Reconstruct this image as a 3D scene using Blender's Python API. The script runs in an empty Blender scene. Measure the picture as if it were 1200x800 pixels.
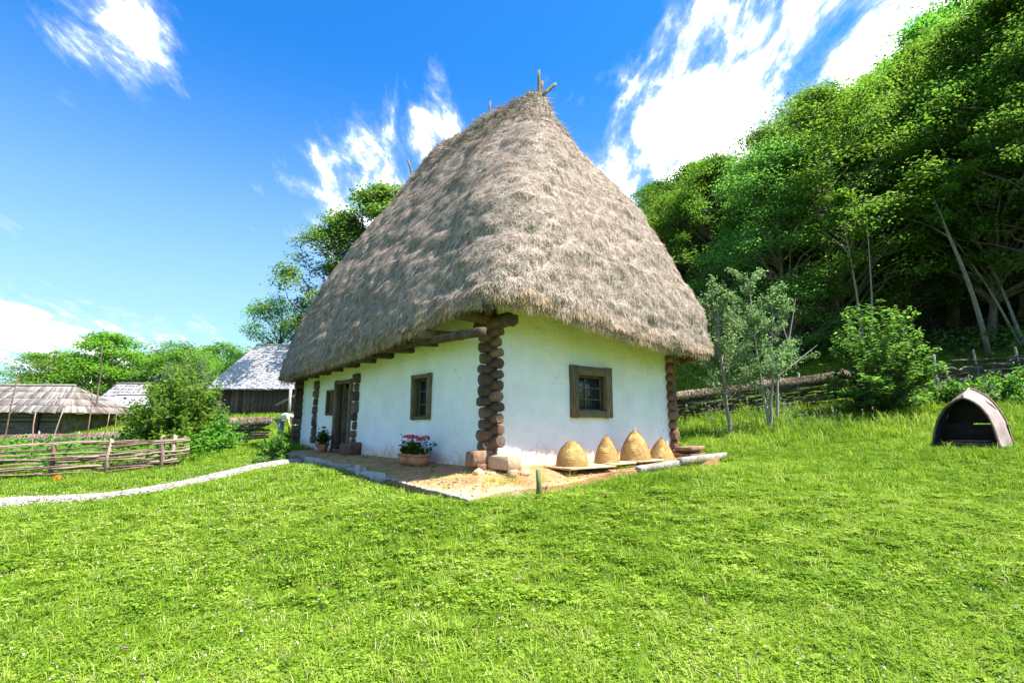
import bpy, math, random
import numpy as np
from mathutils import Matrix, Vector

R = math.radians
rng = np.random.default_rng(7)
random.seed(7)
scene = bpy.context.scene
COL = scene.collection

# ------------------------------------------------------------------ camera
CAM_Z = 1.6
cam_data = bpy.data.cameras.new('camera')
cam = bpy.data.objects.new('camera', cam_data)
COL.objects.link(cam)
cam.location = (0, 0, CAM_Z)
cam.rotation_euler = (R(90 + 9.078), 0, 0)
cam_data.sensor_width = 36
cam_data.lens = 18.06
cam_data.clip_start = 0.05
cam_data.clip_end = 3000
scene.camera = cam

# ------------------------------------------------------------------ light
SUN_EL, SUN_AZ = R(62), R(106)          # azimuth measured from +Y towards +X
sun_dir = Vector((math.cos(SUN_EL) * math.sin(SUN_AZ), math.cos(SUN_EL) * math.cos(SUN_AZ), math.sin(SUN_EL)))
sun_data = bpy.data.lights.new('sun', 'SUN')
sun_data.energy = 2.75
sun_data.angle = R(0.53)
sun_data.color = (1.0, 0.95, 0.86)
sun = bpy.data.objects.new('sun', sun_data)
COL.objects.link(sun)
sun.location = (30, 0, 60)
sun.rotation_euler = sun_dir.to_track_quat('Z', 'Y').to_euler()

scene.view_settings.view_transform = 'Standard'
scene.view_settings.look = 'None'
scene.view_settings.exposure = 2.5
scene.view_settings.gamma = 1.0
scene.view_settings.use_curve_mapping = False
scene.cycles.max_bounces = 10
scene.cycles.diffuse_bounces = 8
scene.cycles.glossy_bounces = 2
scene.cycles.transmission_bounces = 6
scene.cycles.transparent_max_bounces = 4
scene.cycles.caustics_reflective = False
scene.cycles.caustics_refractive = False
scene.cycles.use_denoising = True

# ------------------------------------------------------------------ node helper
class NT:
    def __init__(self, nt):
        self.nt = nt
        nt.nodes.clear()
    def n(self, t, _in=None, **kw):
        nd = self.nt.nodes.new(t)
        for k, v in kw.items():
            setattr(nd, k, v)
        for k, v in (_in or {}).items():
            self.set(nd, k, v)
        return nd
    def set(self, nd, k, v):
        s = nd.inputs[k]
        if isinstance(v, bpy.types.NodeSocket):
            self.nt.links.new(v, s)
        else:
            s.default_value = v
    def math(self, op, a, b=0.0, c=0.0, clamp=False):
        nd = self.nt.nodes.new('ShaderNodeMath')
        nd.operation = op
        nd.use_clamp = clamp
        self.set(nd, 0, a); self.set(nd, 1, b)
        if op in ('MULTIPLY_ADD', 'SMOOTH_MIN'):
            self.set(nd, 2, c)
        return nd.outputs[0]
    def ramp(self, fac, stops, interp='LINEAR'):
        nd = self.nt.nodes.new('ShaderNodeValToRGB')
        cr = nd.color_ramp
        cr.interpolation = interp
        while len(cr.elements) < len(stops):
            cr.elements.new(0.5)
        for e, (p, c) in zip(cr.elements, stops):
            e.position = p
            e.color = (*c, 1) if len(c) == 3 else c
        self.set(nd, 0, fac)
        return nd.outputs[0]
    def mix(self, fac, a, b, mode='MIX'):
        nd = self.nt.nodes.new('ShaderNodeMix')
        nd.data_type = 'RGBA'
        nd.blend_type = mode
        nd.clamp_factor = True
        self.set(nd, 0, fac)
        for i, v in ((6, a), (7, b)):
            if isinstance(v, tuple) and len(v) == 3:
                v = (*v, 1)
            self.set(nd, i, v)
        return nd.outputs[2]
    def maprange(self, v, a, b, c, d, smooth=True):
        nd = self.nt.nodes.new('ShaderNodeMapRange')
        nd.interpolation_type = 'SMOOTHSTEP' if smooth else 'LINEAR'
        for k, x in zip(range(5), (v, a, b, c, d)):
            self.set(nd, k, x)
        return nd.outputs[0]

# ------------------------------------------------------------------ sky (world)
F_PX = 602.0
PITCH = R(9.078)
def px_dir(px, py):
    a, b = (px - 600) / F_PX, (400 - py) / F_PX
    v = Vector((a, math.cos(PITCH) - b * math.sin(PITCH), math.sin(PITCH) + b * math.cos(PITCH)))
    return v.normalized()

world = bpy.data.worlds.new('World')
scene.world = world
world.use_nodes = True
W = NT(world.node_tree)
sky = W.n('ShaderNodeTexSky', sky_type='NISHITA', sun_disc=False)
sky.sun_elevation = SUN_EL
sky.sun_rotation = SUN_AZ
sky.altitude = 400
sky.air_density = 1.0
sky.dust_density = 0.6
sky.ozone_density = 2.0
hs = W.n('ShaderNodeHueSaturation', {'Saturation': 1.35, 'Value': 1.0, 'Color': sky.outputs[0]})
tc = W.n('ShaderNodeTexCoord')
gen = tc.outputs['Generated']
sep = W.n('ShaderNodeSeparateXYZ', {0: gen})
blue = W.mix(1.0, hs.outputs[0], (0.155, 0.315, 0.385), 'MULTIPLY')
# paler towards the horizon all the way round
hz = W.maprange(sep.outputs[2], 0.0, 0.62, 0.72, 0.0)
blue = W.mix(hz, blue, (.88, 1.14, 1.26))
# cloud layer: noise on a plane overhead, gathered into banks
den = W.math('ADD', W.math('MAXIMUM', sep.outputs[2], 0.0), 0.32)
pu = W.math('DIVIDE', sep.outputs[0], den)
pv = W.math('DIVIDE', sep.outputs[1], den)
comb = W.n('ShaderNodeCombineXYZ', {0: pu, 1: pv, 2: 0.0})
mp = W.n('ShaderNodeMapping', {'Vector': comb.outputs[0], 'Rotation': (0, 0, R(-12)), 'Scale': (2.3, .95, 1.0)})
n1 = W.n('ShaderNodeTexNoise', {'Vector': mp.outputs[0], 'Scale': 2.0, 'Detail': 12.0, 'Roughness': 0.62, 'Distortion': 0.35})
mp2 = W.n('ShaderNodeMapping', {'Vector': comb.outputs[0], 'Location': (3.1, 1.7, 0), 'Rotation': (0, 0, R(14)), 'Scale': (1.9, .85, 1.0)})
n2 = W.n('ShaderNodeTexNoise', {'Vector': mp2.outputs[0], 'Scale': 7.0, 'Detail': 9.0, 'Roughness': 0.65, 'Distortion': 0.3})
fb = W.math('MULTIPLY_ADD', W.math('SUBTRACT', n2.outputs[0], 0.5), 1.25, W.math('MULTIPLY_ADD', W.math('SUBTRACT', n1.outputs[0], 0.5), 1.55, 0.5))
n0 = W.n('ShaderNodeTexNoise', {'Vector': comb.outputs[0], 'Scale': 0.9, 'Detail': 2.0})
cover = W.math('MULTIPLY_ADD', W.math('SUBTRACT', n0.outputs[0], 0.5), 0.9, -0.16)
BANKS = [((1120, -20), .24, .50), ((1010, 50), .22, .55), ((910, 110), .18, .52), ((850, 170), .16, .50), ((770, 225), .14, .42),
         ((690, 110), .13, .20), ((640, 100), .07, .2), ((700, 45), .05, .1), ((505, 95), .09, .30), ((480, 150), .10, .34), ((440, 215), .12, .36), ((370, 250), .12, .36),
         ((285, 215), .09, .36), ((365, 150), .06, .28), ((110, 40), .10, .34), ((150, 85), .08, .32), ((195, 50), .07, .34), ((170, 10), .09, .28), ((80, 100), .06, .25), ((215, 140), .05, .22),
         ((-20, 380), .17, .46), ((60, 420), .12, .3), ((255, 385), .14, .34), ((150, 420), .14, .3), ((170, 175), .05, .2), ((590, 40), .05, .15), ((900, 200), .2, .35)]
BANKS += [((640, 20), .2, -.30), ((560, 60), .12, -.2), ((700, 190), .08, -.15), ((330, 60), .34, -.42), ((60, 230), .32, -.42), ((220, 290), .20, -.25), ((620, 10), .14, -.2), ((-120, 60), .3, -.2)]
for (c, rad, wgt) in BANKS:
    d = W.n('ShaderNodeVectorMath', {0: gen, 1: tuple(px_dir(*c))}, operation='DISTANCE')
    cover = W.math('ADD', cover, W.maprange(d.outputs['Value'], 0.0, rad * 1.7, wgt * 0.74, 0.0))
cover = W.math('MINIMUM', cover, 0.08)
alpha = W.maprange(W.math('ADD', fb, cover), 0.24, 0.98, 0.0, 1.0)
alpha = W.math('MULTIPLY', alpha, W.maprange(sep.outputs[2], -0.02, 0.05, 0.0, 0.95))
cloud_col = W.mix(W.math('MULTIPLY', W.maprange(alpha, .12, .75, 0.0, 1.0), W.maprange(n2.outputs[0], .3, .6, .5, 1.0)), (1.45, 1.55, 1.8), (6.2, 6.2, 6.3))
skyc = W.mix(alpha, blue, cloud_col)
bg = W.n('ShaderNodeBackground', {'Color': skyc, 'Strength': 0.15})
wo = W.n('ShaderNodeOutputWorld', {'Surface': bg.outputs[0]})

# ------------------------------------------------------------------ numpy noise
def _hash(ix, iy, iz, seed):
    h = (ix * 374761393 + iy * 668265263 + iz * 2147483647 + seed * 1274126177) & 0xffffffff
    h = ((h ^ (h >> 13)) * 1274126177) & 0xffffffff
    return ((h ^ (h >> 16)) & 0xffff) / 65535.0
def vnoise(P, seed=0):
    P = np.asarray(P, float)
    i = np.floor(P).astype(np.int64)
    f = P - i
    f = f * f * (3 - 2 * f)
    out = 0
    for dx in (0, 1):
        for dy in (0, 1):
            for dz in (0, 1):
                w = (f[:, 0] if dx else 1 - f[:, 0]) * (f[:, 1] if dy else 1 - f[:, 1]) * (f[:, 2] if dz else 1 - f[:, 2])
                out = out + w * _hash(i[:, 0] + dx, i[:, 1] + dy, i[:, 2] + dz, seed)
    return out * 2 - 1
def fbm(P, scale, octv=3, seed=0):
    P = np.asarray(P, float) * scale
    a, s, t = 1.0, 0, 0
    for k in range(octv):
        s = s + a * vnoise(P, seed + k * 17)
        t += a
        a *= 0.5
        P = P * 2.03
    return s / t

# ------------------------------------------------------------------ mesh helpers
def mesh_np(name, V, faces, mats, smooth=False, midx=None):
    """faces: list of (M,k) index arrays"""
    me = bpy.data.meshes.new(name)
    V = np.asarray(V, np.float32)
    me.vertices.add(len(V))
    me.vertices.foreach_set('co', V.ravel())
    loops = np.concatenate([np.asarray(f, np.int32).ravel() for f in faces])
    tot = np.concatenate([np.full(len(f), np.asarray(f).shape[1], np.int32) for f in faces])
    start = np.concatenate([[0], np.cumsum(tot)[:-1]]).astype(np.int32)
    me.loops.add(len(loops))
    me.loops.foreach_set('vertex_index', loops)
    me.polygons.add(len(tot))
    me.polygons.foreach_set('loop_start', start)
    me.polygons.foreach_set('loop_total', tot)
    if smooth:
        me.polygons.foreach_set('use_smooth', np.ones(len(tot), bool))
    if midx is not None:
        me.polygons.foreach_set('material_index', np.asarray(midx, np.int32))
    for m in (mats if isinstance(mats, (list, tuple)) else [mats]):
        me.materials.append(m)
    me.update(calc_edges=True)
    me.validate()
    return me

def link(name, me, parent=None, loc=None, rot=None):
    o = bpy.data.objects.new(name, me)
    COL.objects.link(o)
    if parent is not None:
        o.parent = parent
    if loc is not None:
        o.location = loc
    if rot is not None:
        o.rotation_euler = rot
    return o

def tag(o, label=None, cat=None, group=None, kind=None):
    if label: o['label'] = label
    if cat: o['category'] = cat
    if group: o['group'] = group
    if kind: o['kind'] = kind
    return o

def empty(name, loc=(0, 0, 0), rz=0.0, parent=None):
    o = bpy.data.objects.new(name, None)
    COL.objects.link(o)
    o.location = loc
    o.rotation_euler = (0, 0, rz)
    o.empty_display_size = 0.2
    o.parent = parent
    return o

def copy_tree(o, parent=None):
    kids = list(o.children)
    c = o.copy()
    COL.objects.link(c)
    c.parent = parent
    for k in kids:
        copy_tree(k, c)
    return c

def frame_of(d):
    d = np.asarray(d, float)
    d = d / (np.linalg.norm(d) + 1e-9)
    up = np.array([0, 0, 1.0]) if abs(d[2]) < 0.95 else np.array([1.0, 0, 0])
    a = np.cross(up, d); a /= np.linalg.norm(a)
    return a, np.cross(d, a)

class MB:
    def __init__(self):
        self.V, self.F, self.n = [], {}, 0
    def add(self, V, F):
        V = np.asarray(V, float)
        for f in F:
            f = np.asarray(f, np.int64)
            if len(f):
                self.F.setdefault(f.shape[1], []).append(f + self.n)
        self.V.append(V)
        self.n += len(V)
        return self
    def cbox(self, c, s, ch=0.01, M=None, jit=0.0):
        """chamfered box"""
        h = np.array(s, float) / 2
        ch = min(ch, h.min() * 0.45)
        S = [(a, b, d) for a in (-1, 1) for b in (-1, 1) for d in (-1, 1)]
        V = []
        for sg in S:
            for ax in range(3):
                p = [sg[i] * (h[i] - (0 if i == ax else ch)) for i in range(3)]
                V.append(p)
        V = np.array(V)
        ix = {sg: k for k, sg in enumerate(S)}
        q, t = [], []
        for ax in range(3):
            o = [i for i in range(3) if i != ax]
            for s0 in (-1, 1):
                ring = []
                for (u, v) in ((-1, -1), (1, -1), (1, 1), (-1, 1)):
                    sg = [0] * 3; sg[ax] = s0; sg[o[0]] = u; sg[o[1]] = v
                    ring.append(ix[tuple(sg)] * 3 + ax)
                q.append(ring)
            for (u, v) in ((-1, -1), (1, -1), (1, 1), (-1, 1)):
                ring = []
                a = [0] * 3; a[ax] = -1; a[o[0]] = u; a[o[1]] = v
                b = list(a); b[ax] = 1
                a, b = ix[tuple(a)], ix[tuple(b)]
                q.append([a * 3 + o[0], b * 3 + o[0], b * 3 + o[1], a * 3 + o[1]])
        for k in range(8):
            t.append([k * 3, k * 3 + 1, k * 3 + 2])
        def fix(fs):
            out = []
            for f in fs:
                P = V[f]
                nrm = np.cross(P[1] - P[0], P[2] - P[0])
                out.append(f if np.dot(nrm, P.mean(0)) > 0 else f[::-1])
            return out
        q, t = fix(q), fix(t)
        if jit:
            V = V + (rng.random((8, 3)) * 2 - 1).repeat(3, 0) * jit
        if M is not None:
            V = V @ np.array(M.to_3x3()).T
        return self.add(V + np.asarray(c, float), [q, t])
    def tube(self, P, r, n=6, cap=True, wob=0.0):
        P = np.asarray(P, float)
        r = np.broadcast_to(np.asarray(r, float), (len(P),))
        T = np.gradient(P, axis=0)
        V = []
        a, b = frame_of(T[0])
        for i in range(len(P)):
            t = T[i] / (np.linalg.norm(T[i]) + 1e-9)
            a = a - t * np.dot(a, t); a /= np.linalg.norm(a) + 1e-9
            b = np.cross(t, a)
            ang = np.arange(n) * 2 * np.pi / n
            rr = r[i] * (1 + wob * (rng.random(n) * 2 - 1))
            V.append(P[i] + np.outer(np.cos(ang) * rr, a) + np.outer(np.sin(ang) * rr, b))
        V = np.concatenate(V)
        i, j = np.meshgrid(np.arange(len(P) - 1), np.arange(n), indexing='ij')
        i, j = i.ravel(), j.ravel()
        jn = (j + 1) % n
        F = [np.stack([i * n + j, i * n + jn, (i + 1) * n + jn, (i + 1) * n + j], 1)]
        if cap:
            k = len(V)
            V = np.concatenate([V, P[:1], P[-1:]])
            jj = np.arange(n); jm = (jj + 1) % n
            m = (len(P) - 1) * n
            F.append(np.concatenate([np.stack([jm, jj, np.full(n, k)], 1), np.stack([m + jj, m + jm, np.full(n, k + 1)], 1)]))
        return self.add(V, F)
    def log(self, a, b, r, n=10, rnd=0.04):
        """a log with rounded arrises at both ends"""
        a, b = np.asarray(a, float), np.asarray(b, float)
        L = np.linalg.norm(b - a); d = (b - a) / L
        e = min(0.02, L * .2)
        P = [a, a + d * e * .35, a + d * e, b - d * e, b - d * e * .35, b]
        rr = np.array([.91, .98, 1, 1, .98, .91]) * r
        return self.tube(P, rr, n, True, rnd)
    def lathe(self, prof, n=24, wob=0.0, c=(0, 0, 0)):
        prof = np.asarray(prof, float)
        ang = np.arange(n) * 2 * np.pi / n
        V = np.concatenate([np.stack([r * np.cos(ang) * (1 + wob * (rng.random(n) * 2 - 1)), r * np.sin(ang), np.full(n, z)], 1) for r, z in prof])
        i, j = np.meshgrid(np.arange(len(prof) - 1), np.arange(n), indexing='ij')
        i, j = i.ravel(), j.ravel(); jn = (j + 1) % n
        return self.add(V + np.asarray(c, float), [np.stack([i * n + j, i * n + jn, (i + 1) * n + jn, (i + 1) * n + j], 1)])
    def poly_prism(self, pts, off):
        """pts (N,3) convex ring, off vector"""
        P = np.asarray(pts, float); N = len(P)
        V = np.concatenate([P, P + np.asarray(off, float), [P.mean(0)], [P.mean(0) + np.asarray(off, float)]])
        j = np.arange(N); jn = (j + 1) % N
        return self.add(V, [np.stack([j, jn, jn + N, j + N], 1), np.concatenate([np.stack([jn, j, np.full(N, 2 * N)], 1), np.stack([j + N, jn + N, np.full(N, 2 * N + 1)], 1)])])
    def sheet(self, G):
        """grid of points (a,b,3)"""
        G = np.asarray(G, float)
        a, b = G.shape[:2]
        i, j = np.meshgrid(np.arange(a - 1), np.arange(b - 1), indexing='ij')
        i, j = i.ravel(), j.ravel()
        return self.add(G.reshape(-1, 3), [np.stack([i * b + j, i * b + j + 1, (i + 1) * b + j + 1, (i + 1) * b + j], 1)])
    def mesh(self, name, mats, smooth=False):
        return mesh_np(name, np.concatenate(self.V), [np.concatenate(v) for v in self.F.values()], mats, smooth)
    def build(self, name, mats, parent=None, smooth=False, loc=None, rot=None):
        return link(name, self.mesh(name, mats, smooth), parent, loc, rot)

def leaf_quads(C, N, L, Wd, fold=0.15, A=None):
    """rhombic folded leaves: centres C, normals N, lengths L, widths Wd"""
    C = np.asarray(C, float); n = len(C)
    N = N / (np.linalg.norm(N, axis=1, keepdims=True) + 1e-9)
    if A is None:
        A = rng.normal(size=(n, 3))
    A = A - N * (A * N).sum(1, keepdims=True)
    A /= np.linalg.norm(A, axis=1, keepdims=True) + 1e-9
    B = np.cross(N, A)
    L = np.broadcast_to(np.asarray(L, float), (n,))[:, None]
    Wd = np.broadcast_to(np.asarray(Wd, float), (n,))[:, None]
    V = np.stack([C - A * L * .5, C + B * Wd * .5 + N * Wd * fold - A * L * .05, C + A * L * .5 - N * L * .06, C - B * Wd * .5 + N * Wd * fold - A * L * .05], 1).reshape(-1, 3)
    F = np.arange(n * 4).reshape(n, 4)
    return V, F

def unit(n):
    v = rng.normal(size=(n, 3))
    return v / np.linalg.norm(v, axis=1, keepdims=True)

# ------------------------------------------------------------------ materials
def mat(name, cols, scale=5.0, detail=5.0, rough=0.85, bump=0.3, bscale=None, stretch=(1, 1, 1), rnd=0.0, island=0.0,
        transl=0.0, space='Object', spec=0.25, bdist=0.02, hue=0.0):
    m = bpy.data.materials.new(name)
    m.use_nodes = True
    T = NT(m.node_tree)
    tcn = T.n('ShaderNodeTexCoord')
    geo = T.n('ShaderNodeNewGeometry')
    src = tcn.outputs['Object'] if space == 'Object' else geo.outputs['Position']
    mpn = T.n('ShaderNodeMapping', {'Vector': src, 'Scale': stretch})
    nz = T.n('ShaderNodeTexNoise', {'Vector': mpn.outputs[0], 'Scale': scale, 'Detail': detail, 'Roughness': 0.62})
    k = len(cols)
    fac = nz.outputs[0]
    if island:
        fac = T.math('MULTIPLY_ADD', T.math('SUBTRACT', geo.outputs['Random Per Island'], 0.5), island, fac)
    oi = T.n('ShaderNodeObjectInfo')
    if rnd:
        fac = T.math('MULTIPLY_ADD', T.math('SUBTRACT', oi.outputs['Random'], 0.5), rnd, fac)
    col = T.ramp(fac, [(0.25 + 0.5 * i / max(1, k - 1), c) for i, c in enumerate(cols)])
    if hue:
        h = T.n('ShaderNodeHueSaturation', {'Hue': T.math('MULTIPLY_ADD', T.math('SUBTRACT', oi.outputs['Random'], 0.5), hue, 0.5),
                                           'Value': T.math('MULTIPLY_ADD', T.math('SUBTRACT', oi.outputs['Random'], 0.5), hue * 7, 1.0), 'Color': col})
        col = h.outputs[0]
    bs = T.n('ShaderNodeBsdfPrincipled', {'Base Color': col, 'Roughness': rough})
    bs.inputs['Specular IOR Level'].default_value = spec
    if bump:
        nb = T.n('ShaderNodeTexNoise', {'Vector': mpn.outputs[0], 'Scale': bscale or scale * 4, 'Detail': 5.0})
        bp = T.n('ShaderNodeBump', {'Height': nb.outputs[0], 'Strength': bump, 'Distance': bdist})
        T.set(bs, 'Normal', bp.outputs[0])
    out = T.n('ShaderNodeOutputMaterial')
    sh = bs.outputs[0]
    if transl:
        tr = T.n('ShaderNodeBsdfTranslucent', {'Color': T.mix(1.0, col, (1.0, 1.18, 0.62), 'MULTIPLY')})
        mx = T.n('ShaderNodeMixShader', {0: transl, 1: sh, 2: tr.outputs[0]})
        sh = mx.outputs[0]
    T.set(out, 0, sh)
    return m

M = {}
M['thatch'] = mat('thatch', [(.13, .095, .07), (.27, .21, .165), (.40, .325, .27)], 3, 8, .95, .9, 28, bdist=.05)
M['straw'] = mat('weathered_straw', [(.17, .125, .095), (.35, .28, .23), (.53, .44, .375)], 5.0, 3, .85, 0, island=.62, transl=.12)
M['straw_warm'] = mat('warm_straw', [(.22, .12, .05), (.38, .23, .10), (.5, .34, .17)], 1.5, 3, .85, 0, island=.7, transl=.15)
M['skep'] = mat('skep_straw', [(.32, .18, .06), (.52, .33, .115), (.66, .46, .21)], 24, 4, .85, .8, 60, stretch=(1, 1, 3), bdist=.01)
M['wood_dark'] = mat('dark_timber', [(.055, .036, .026), (.10, .068, .048), (.17, .125, .09)], 6, 6, .85, .6, 24, rnd=.35)
M['wood_brown'] = mat('brown_timber', [(.09, .05, .032), (.17, .10, .062), (.27, .17, .11)], 6, 6, .85, .6, 24, rnd=.35)
M['wood_frame'] = mat('frame_timber', [(.075, .056, .034), (.14, .108, .068), (.22, .18, .12)], 5, 7, .85, .5, 20, stretch=(4, 4, 1), rnd=.2)
M['wood_grey'] = mat('grey_timber', [(.20, .175, .155), (.33, .30, .275), (.46, .43, .40)], 4, 7, .85, .5, 18, rnd=.4)
M['wood_pale'] = mat('pale_board', [(.42, .27, .14), (.58, .40, .24), (.68, .50, .33)], 5, 6, .8, .4, 22, stretch=(1, 5, 5), rnd=.3)
M['shingle'] = mat('grey_shingle', [(.34, .31, .32), (.45, .42, .44), (.55, .52, .54)], 2.5, 5, .85, .15, 12, island=.6)
M['shingle_old'] = mat('old_shingle', [(.12, .10, .088), (.20, .175, .158), (.28, .25, .23)], 2.5, 5, .85, .3, 12, island=.7)
M['barn'] = mat('barn_board', [(.05, .030, .026), (.10, .062, .052), (.16, .105, .085)], 3, 6, .85, .4, 12, island=.6)
M['wattle'] = mat('wattle_branch', [(.06, .045, .033), (.13, .105, .08), (.23, .19, .155)], 4, 4, .9, .3, 20, island=.7, rnd=.4)
M['wattle_red'] = mat('reddish_branch', [(.12, .07, .05), (.23, .15, .11), (.36, .27, .21)], 4, 4, .9, .3, 20, island=.5, rnd=.5)
M['terracotta'] = mat('terracotta', [(.40, .15, .06), (.52, .22, .10), (.58, .28, .14)], 6, 4, .8, .2, 30)
M['stone'] = mat('pale_stone', [(.17, .16, .15), (.27, .255, .24), (.38, .365, .34)], 5, 6, .9, .7, 18, rnd=.3)
M['stone_warm'] = mat('warm_stone', [(.30, .19, .11), (.42, .29, .18), (.50, .38, .26)], 5, 6, .9, .5, 18, rnd=.3)
M['bark'] = mat('bark', [(.07, .055, .042), (.14, .115, .09), (.24, .21, .175)], 5, 6, .9, .7, 14, stretch=(1, 1, .3), rnd=.2)
M['bark_pale'] = mat('pale_bark', [(.14, .125, .10), (.25, .225, .19), (.36, .33, .29)], 8, 6, .9, .5, 20, rnd=.2)
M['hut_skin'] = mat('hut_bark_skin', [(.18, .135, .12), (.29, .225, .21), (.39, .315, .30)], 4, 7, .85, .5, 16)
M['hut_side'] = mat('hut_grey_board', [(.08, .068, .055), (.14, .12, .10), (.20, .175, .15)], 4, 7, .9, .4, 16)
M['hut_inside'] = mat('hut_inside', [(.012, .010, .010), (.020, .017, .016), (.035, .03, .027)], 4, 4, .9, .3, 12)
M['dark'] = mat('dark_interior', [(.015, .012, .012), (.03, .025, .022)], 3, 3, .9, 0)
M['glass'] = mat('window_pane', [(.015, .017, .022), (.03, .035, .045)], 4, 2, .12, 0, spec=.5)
# foliage: real leaf albedo, lit by the sun and through each leaf
def foliage(name, a, b, c, tr=.62, hue=.05, sc=.9):
    return mat(name, [a, b, c], sc, 4, .55, 0, island=.8, transl=tr, rnd=.15, hue=hue, spec=.14)
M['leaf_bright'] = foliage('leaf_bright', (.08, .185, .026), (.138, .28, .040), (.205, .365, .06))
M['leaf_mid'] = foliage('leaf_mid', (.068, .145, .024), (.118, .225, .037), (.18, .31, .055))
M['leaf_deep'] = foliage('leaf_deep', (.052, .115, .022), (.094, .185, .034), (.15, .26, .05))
M['leaf_cool'] = foliage('leaf_cool', (.075, .155, .036), (.13, .24, .056), (.195, .33, .09))
M['leaf_sage'] = foliage('leaf_sage', (.09, .135, .07), (.15, .21, .11), (.23, .30, .17))
M['leaf_garden'] = foliage('leaf_garden', (.06, .125, .014), (.11, .21, .022), (.19, .30, .05))
M['petal_pink'] = mat('pink_petal', [(.55, .03, .09), (.72, .08, .17), (.80, .22, .30)], 30, 2, .6, 0, island=.8, transl=.25)
M['petal_white'] = mat('white_clover', [(.55, .53, .46), (.74, .72, .66)], 30, 2, .7, 0, island=.6)
M['petal_violet'] = mat('mauve_clover', [(.26, .10, .20), (.42, .20, .32)], 30, 2, .7, 0, island=.6)
M['petal_orange'] = mat('orange_petal', [(.60, .10, .01), (.75, .20, .03)], 30, 2, .6, 0, island=.6)

def lawn_material(name, blade):
    m = bpy.data.materials.new(name)
    m.use_nodes = True
    T = NT(m.node_tree)
    geo = T.n('ShaderNodeNewGeometry')
    oi = T.n('ShaderNodeObjectInfo')
    big = T.n('ShaderNodeTexNoise', {'Vector': geo.outputs['Position'], 'Scale': .33, 'Detail': 3.0})
    med = T.n('ShaderNodeTexNoise', {'Vector': geo.outputs['Position'], 'Scale': 1.9, 'Detail': 4.0})
    f = T.math('MULTIPLY_ADD', T.math('SUBTRACT', big.outputs[0], .5), .8, T.math('MULTIPLY_ADD', T.math('SUBTRACT', med.outputs[0], .5), .8, .54))
    if blade:
        f = T.math('MULTIPLY_ADD', T.math('SUBTRACT', oi.outputs['Random'], .5), .75, f)
        f = T.math('MULTIPLY_ADD', T.math('SUBTRACT', geo.outputs['Random Per Island'], .5), .75, f)
        col = T.ramp(f, [(.0, (.065, .140, .012)), (.3, (.115, .222, .014)), (.6, (.170, .285, .018)), (.85, (.245, .355, .028)), (1., (.32, .40, .09))])
    else:
        fine = T.n('ShaderNodeTexNoise', {'Vector': geo.outputs['Position'], 'Scale': 22.0, 'Detail': 6.0})
        f = T.math('MULTIPLY_ADD', T.math('SUBTRACT', fine.outputs[0], .5), 1.2, f)
        col = T.ramp(f, [(.1, (.045, .080, .008)), (.5, (.095, .16, .010)), (.9, (.14, .215, .014))])
        # leaf litter and bare soil up in the wood (beyond the wattle fence)
        sx = T.n('ShaderNodeSeparateXYZ', {0: geo.outputs['Position']})
        wob = T.math('MULTIPLY', T.math('SUBTRACT', med.outputs[0], .5), 4.0)
        along = T.math('ADD', T.math('ADD', T.math('MULTIPLY', sx.outputs[0], .80), T.math('MULTIPLY', sx.outputs[1], .60)), wob)
        lit = T.maprange(along, 32.0, 35.0, 0.0, 1.0)
        litc = T.ramp(fine.outputs[0], [(.3, (.030, .022, .014)), (.6, (.055, .042, .026)), (.8, (.05, .06, .02))])
        col = T.mix(lit, col, litc)
    bs = T.n('ShaderNodeBsdfPrincipled', {'Base Color': col, 'Roughness': .75})
    bs.inputs['Specular IOR Level'].default_value = .10
    sh = bs.outputs[0]
    if blade:
        tr = T.n('ShaderNodeBsdfTranslucent', {'Color': T.mix(1.0, col, (1.15, 1.2, .6), 'MULTIPLY')})
        sh = T.n('ShaderNodeMixShader', {0: .35, 1: sh, 2: tr.outputs[0]}).outputs[0]
    T.n('ShaderNodeOutputMaterial', {0: sh})
    return m
M['lawn'] = lawn_material('lawn_ground', False)
M['blade'] = lawn_material('grass_blade', True)
M['dry'] = mat('dry_stem', [(.22, .17, .07), (.36, .29, .13), (.46, .40, .22)], 3, 2, .8, 0, island=.8, rnd=.5, transl=.25)

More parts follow.
